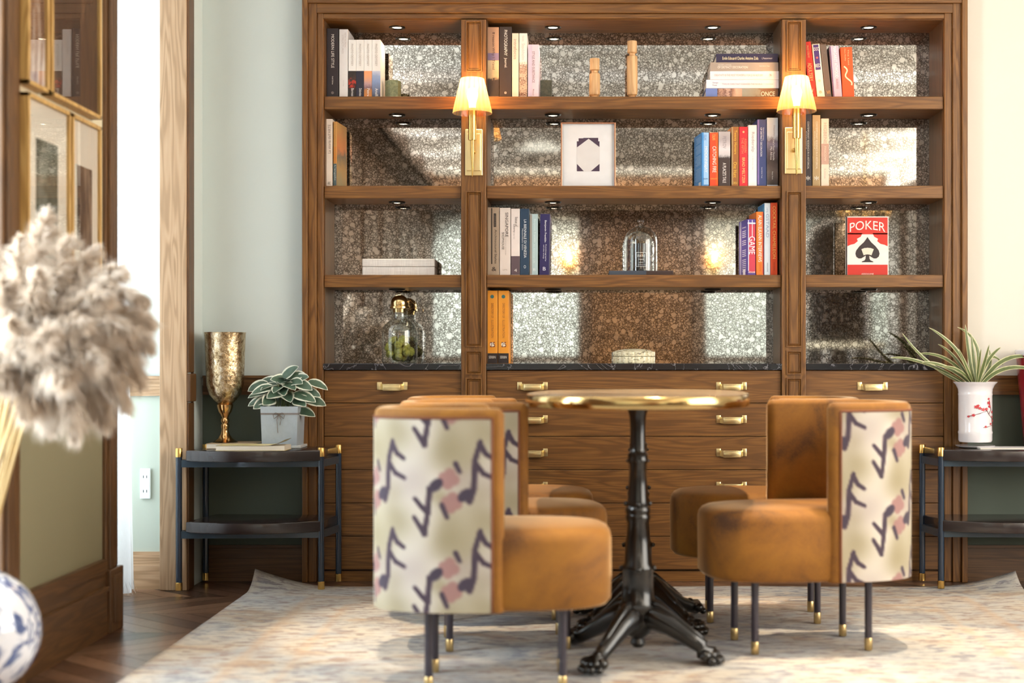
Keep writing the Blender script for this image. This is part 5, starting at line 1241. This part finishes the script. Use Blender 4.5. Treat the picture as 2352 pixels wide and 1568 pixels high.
def pedestal(cx_, cy_, feet):
    q = MB(); prof = [(0, .030), (.014, .030), (.022, .042), (.018, .056), (.036, .072), (.049, .100), (.050, .135), (.054, .142), (.054, .150), (.047, .158), (.044, .20), (.043, .245), (.046, .252), (.046, .260), (.039, .270), (.0335, .34), (.0295, .385), (.034, .392), (.036, .402), (.033, .410), (.036, .418), (.036, .426), (.030, .434), (.031, .44), (.029, .45), (.026, .50), (.025, .553), (.029, .558), (.030, .566), (.028, .572), (.0295, .580), (.024, .587), (.0225, .60), (.022, .66), (.024, .69), (.031, .712), (.034, tz-.032), (0, tz-.032)]
    q.lathe([(r, z) for r, z in prof], (cx_, cy_, 0), 28)
    for k in range(8):
        a = 2*PI*k/8; 
        for zz_, rr, s_ in ((.562, .029, .005), (.440, .034, .007), (.256, .046, .008)):
            bm = bmesh.new(); bmesh.ops.create_icosphere(bm, subdivisions=2, radius=s_)
            for v in bm.verts: v.co += Vector((cx_+rr*math.cos(a), cy_+rr*math.sin(a), zz_))
            if k % 2 == 0: q.addbm(bm)
            else: bm.free()
    pd = q.obj('pedestal', IRON, t, 40)
    for fx_, fy_ in feet:
        L = math.hypot(fx_, fy_); d = Vector((fx_/L, fy_/L, 0)); sd = Vector((-d.y, d.x, 0)); c = Vector((cx_, cy_, 0)); P_ = lambda r, z: tuple(c+d*r+Vector((0, 0, z)))
        q = MB(); q.tube([P_(.02, .122), P_(.06, .116), P_(.105, .098), P_(.15, .072), P_(.195, .048), P_(L-.055, .032), P_(L-.02, .026)], [.038, .036, .030, .025, .022, .021, .025], 12)
        q.tube([P_(.03, .160), P_(.07, .150), P_(.115, .122), P_(.16, .093), P_(.20, .068)], [.012, .013, .010, .009, .006], 8)
        def ball(r, sdv, z, s_):
            bm = bmesh.new(); bmesh.ops.create_icosphere(bm, subdivisions=2, radius=s_)
            for v in bm.verts: v.co = Vector((v.co.x, v.co.y, v.co.z*.9))+c+d*r+sd*sdv+Vector((0, 0, z))
            q.addbm(bm)
        ball(L-.05, 0, .046, .014)
        for sv, rr in ((-.024, -.012), (-.008, .0), (.009, .0), (.025, -.012)): ball(L-.022+rr, sv, .027, .0185); ball(L-.002+rr, sv*1.1, .014, .013)
        ball(L-.075, 0, .048, .010)
        for i_, v in enumerate(q.v):
            if v[2] < 0: q.v[i_] = (v[0], v[1], 0)
        q.obj('claw_foot', IRON, pd, 179)
pedestal(-.016, -.33, [(-.145, -.235), (.225, -.105), (.17, .20), (-.20, .20)])
pedestal(.006, .18, [(-.19, -.19), (.19, -.20), (.215, .20), (-.19, .20)])

# ------------------------------------------------------------------ pampas in a blue and white vase
vx, vy = -1.458, 3.42
def delft():
    s = NT('blue_and_white_porcelain'); v = s.vec((1, 1, .55), False)
    n = s.add('ShaderNodeTexNoise', i_Scale=9., i_Detail=5., i_Distortion=2.2); s.link(v, n.inputs['Vector']); m = s.noise(v, 26, 5, .7, 1.2)
    f = s.math('ADD', s.math('ABSOLUTE', s.math('SUBTRACT', n.outputs['Fac'], .5)), s.math('MULTIPLY', s.math('SUBTRACT', m, .5), .16))
    s.link(s.ramp(f, [(.0, lin((58, 72, 120))), (.035, lin((112, 124, 160))), (.075, lin((226, 226, 232)))]), s.p.inputs['Base Color']); s.set(Roughness=.08, Coat_Weight=.6); return s.m
R = .152; zc_ = Z(1452, vy); t = thing('ginger_vase', 'round blue and white porcelain vase at the lower left corner holding pampas grass', 'vase', (vx, vy, 0))
prof = [(0, 0), (.075, 0), (.08, .01), (.07, .03)]
for k in range(19):
    a = -1.05+(1.05+1.16)*k/18; prof.append((R*math.cos(a), zc_+R*1.02*math.sin(a)))
ztv = prof[-1][1]; prof += [(.048, ztv+.010), (.044, ztv+.02), (.046, ztv+.03), (.043, ztv+.032), (.038, ztv+.02), (.038, ztv-.03), (0, ztv-.035)]
q = MB(); q.lathe(prof, (0, 0, 0), 56); q.obj('body', delft(), t, 50)
def pampas_mat():
    s = NT('dried_pampas'); n = s.noise(s.vec(), 9, 3); c = s.ramp(n, [(.3, lin((200, 182, 162))), (.6, lin((234, 223, 210)))])
    d = s.add('ShaderNodeBsdfDiffuse'); tl = s.add('ShaderNodeBsdfTranslucent'); s.link(c, d.inputs[0]); s.link(c, tl.inputs[0]); m = s.add('ShaderNodeMixShader', i_0=.35); s.link(d.outputs[0], m.inputs[1]); s.link(tl.outputs[0], m.inputs[2]); s.link(m.outputs[0], s.out.inputs[0]); return s.m
PAMP = pampas_mat(); STALK = plain((206, 178, 126), .6, 0, .15, 20, name='dry_stalk')
def pampas(end, ctrl, knot, seed, fat=.058, n=2600):
    """one stem: straight stalk from the vase mouth to the knot, plume along a curve knot-ctrl-end"""
    rnd = random.Random(seed); root = Vector((vx+(rnd.random()-.5)*.05, vy+(rnd.random()-.5)*.05, ztv))
    t = thing('pampas_stem', 'dried cream pampas stem fanning out of the blue and white vase', 'dried grass', tuple(root), 0, 'pampas stems in the vase'); K = Vector(knot)-root; C_ = Vector(ctrl)-root; E = Vector(end)-root
    q = MB(); q.tube(bez((0, 0, -.02), K*.5+Vector((0, 0, .02)), K, 8)+bez(K, C_, E, 8)[1:], [.0028]*9+[.0026-.0022*k/8 for k in range(1, 9)], 6); q.obj('stalk', STALK, t, 179)
    q = MB()
    for kc in range(n//9):
        f0 = rnd.random()**.9; a0 = rnd.random()*2*PI; lc = .55+.9*rnd.random(); bend = Vector((rnd.random()-.5, rnd.random()-.5, rnd.random()-.8))*.9; al = .3+.9*rnd.random()
        for kh in range(10):
            f = min(.999, max(0, f0+.035*(rnd.random()-.5))); p = (1-f)**2*K+2*f*(1-f)*C_+f*f*E; d = (2*(1-f)*(C_-K)+2*f*(E-C_)).normalized()
            u = d.orthogonal().normalized(); w = d.cross(u); a = a0+.5*(rnd.random()-.5); o = (u*math.cos(a)+w*math.sin(a))
            env = math.sin(PI*min(.98, .10+.86*f))**.6; L = fat*lc*(.6+.5*rnd.random())*env
            dr = (o*.85+d*al+bend+Vector((rnd.random()-.5, rnd.random()-.5, rnd.random()-.5))*.45).normalized(); m_ = p+dr*L*.55; e_ = p+dr*L+d*L*.3+Vector((0, 0, -L*.3)); sd = dr.cross(o if abs(dr.dot(o)) < .95 else d).normalized()*(.0007+.0006*rnd.random())
            q.face([p-sd*.6, p+sd*.6, m_+sd, m_-sd]); q.face([m_-sd, m_+sd, e_])
    q.obj('plume', PAMP, t, 179)
cx_, cz_ = X(70, 3.43), Z(830, 3.43)
def W_(px, py, Y=3.43): return (X(px, Y), Y, Z(py, Y))
plumes = [  # end px,py,Y ; ctrl px,py ; knot px,py
 (112, 482, 3.46, 70, 620, 40, 820), (45, 545, 3.38, 50, 680, 30, 860), (165, 545, 3.42, 110, 640, 60, 840), (225, 570, 3.50, 140, 640, 70, 850), (-30, 560, 3.44, 20, 690, 10, 880),
 (285, 620, 3.42, 190, 620, 75, 850), (330, 690, 3.40, 230, 620, 80, 860), (352, 745, 3.46, 250, 660, 90, 860), (345, 800, 3.36, 260, 690, 90, 870), (325, 880, 3.44, 270, 730, 90, 880),
 (290, 940, 3.38, 250, 770, 80, 890), (240, 985, 3.42, 210, 800, 80, 900), (175, 1005, 3.36, 170, 830, 70, 900), (115, 985, 3.40, 120, 850, 60, 910), (60, 945, 3.34, 80, 840, 40, 910),
 (120, 760, 3.20, 90, 770, 50, 880), (200, 740, 3.24, 130, 730, 60, 870), (240, 830, 3.24, 170, 760, 70, 880), (30, 740, 3.24, 40, 760, 30, 880), (150, 880, 3.22, 130, 800, 60, 890),
 (-60, 700, 3.40, -10, 760, 10, 890), (-50, 800, 3.36, 0, 790, 10, 900), (10, 640, 3.30, 30, 720, 25, 880), (250, 680, 3.30, 160, 680, 65, 860), (90, 620, 3.28, 70, 700, 45, 860), (-10, 880, 3.30, 20, 830, 20, 905), (300, 760, 3.28, 200, 700, 75, 870)]
for i, (ex, ey, eY, c1, c2, k1, k2) in enumerate(plumes): pampas(W_(ex, ey, eY), W_(c1, c2, (eY+3.43)/2), W_(k1, k2), 100+i)

# ------------------------------------------------------------------ lamps in the ceiling, and things seen in the mirror
dl_lens = emit('downlight_lens', (255, 226, 184), 14.)
dl0 = None
for k, (x, y, p) in enumerate([(-.4, 4.5, 300), (.45, 4.55, 350), (1.05, 4.0, 280), (.35, 3.7, 260), (1.5, 4.6, 150), (-.85, 4.0, 160), (.2, 5.1, 60)]):
    if dl0 is None:
        dl0 = thing('ceiling_downlight', 'small round recessed downlight in the white ceiling over the table', 'downlight', (x, y, 2.8), 0, 'downlights in the ceiling')
        MB().lathe([(.032, 0), (.045, -.004), (.048, -.002), (.048, 0)], (0, 0, 0), 28).obj('trim_ring', plain((220, 216, 208), .4), dl0, 40); MB().lathe([(0, -.002), (.031, -.002), (.032, 0)], (0, 0, 0), 24).obj('lens', dl_lens, dl0)
    else: dup(dl0, (x, y, 2.8))
    spot('downlight_beam', (x, y, 2.785), (0, 0, -1), p, (1, .80, .56), 27, .45, .03)
# ceiling lamps added to brighten the rear wall in the mirror
for k, x in enumerate((-.95, -.35, 1.5, 2.0)):
    dup(dl0, (x, -.5, 2.8), None, 'small round downlight added in the ceiling to brighten the rear wall', 'added lamps brightening the rear wall')
    spot('rear_wall_fill', (x, -.5, 2.785), (0, -2.4, -1.60), 330, (.95, 1, .96), 72, .9, .04)
# brass chandelier near the right wall
t = thing('brass_chandelier', 'brass chandelier with bare bulbs hanging near the right wall', 'chandelier', (2.35, -.3, 2.8))
q = MB(); q.tube([(0, 0, 0), (0, 0, -.75)], .008, 8); q.lathe([(.05, 0), (.05, -.02), (0, -.02)], (0, 0, 0), 20); q.lathe([(0, -.72), (.03, -.74), (.03, -.80), (0, -.82)], (0, 0, 0), 16); q.obj('stem', BRASS, t, 40)
for k in range(6):
    a = 2*PI*k/6; c, s_ = math.cos(a), math.sin(a); q = MB(); q.tube(bez((0, 0, -.77), (.14*c, .14*s_, -.86), (.2*c, .2*s_, -.74), 8), .006, 6); q.tube([(.2*c, .2*s_, -.74), (.2*c, .2*s_, -.66)], .014, 8); ar = q.obj('arm', BRASS, t, 40)
    MB().lathe([(0, -.66), (.012, -.65), (.018, -.63), (.012, -.60), (0, -.585)], (.2*c, .2*s_, 0), 12).obj('bulb', BULB, ar, 60)
# arched mirror and console at the rear right, tall pale curtains on the right wall
ax, aw, ah = 2.58, .31, 2.28
def arch(w, h, n=24): return [(-w, 0)]+[(w, 0)]+[(w*math.cos(PI*k/n), h-w+w*math.sin(PI*k/n)) for k in range(n+1)]
t = thing('arched_mirror', 'dark arched panel with a chrome surround on the rear wall, seen in the right mirror', 'mirror', (ax, YR+.03, .0))
q = MB(); q.prism([(x, z+.0) for x, z in arch(aw, ah)], -.02, .0); q.obj('panel', plain((40, 28, 20), .12, 0, .1, name='dark_smoked_panel'), t)
q = MB(); q.tube([(x, .01, z) for x, z in ([(-aw, 0)]+[(aw*math.cos(PI-PI*k/24), ah-aw+aw*math.sin(PI-PI*k/24)) for k in range(25)]+[(aw, 0)])], .045, 10); q.obj('surround', CHROME, t, 60)
t = thing('console_table', 'pale console table on chrome legs before the arched panel, seen in the mirror', 'console table', (2.5, -2.3, 0))
MB().bbox(-.42, .42, -.17, .17, .98, 1.03, .006).obj('top', plain((226, 214, 190), .2), t)
for sx in (-.38, -.13, .13, .38):
    q = MB(); q.tube([(sx, -.13, 0), (sx, -.13, .98)], .022, 10); q.tube([(sx, .13, 0), (sx, .13, .98)], .022, 10); q.obj('leg', CHROME, t, 60)
for k, (y0, y1) in enumerate(((-2.6, -2.2), (-1.7, -1.45), (-1.0, -.6), (.1, .5))):
    q = MB(); n = 24
    for z in (.02, 2.7):
        for j in range(n+1): f = j/n; q.v.append((3.04+.025*math.sin(f*22), y0+(y1-y0)*f, z))
    for j in range(n): q.f.append((j, j+1, n+2+j, n+1+j)); q.m.append(0)
    o = q.obj('curtain', CURT, None, 179); tag(o, 'pale curtain panel on the right wall, seen only in the mirror of the right bay', 'curtain', 'curtain panels on the right wall')
for k, (y0, y1) in enumerate(((-2.15, -1.75), (-1.4, -1.05), (-.55, .05))):
    q = MB(); q.box(3.05, 3.1, y0, y1, .1, 2.5); o = q.obj('trim_%d' % (20+k), WAL[2]); o['kind'] = 'structure'
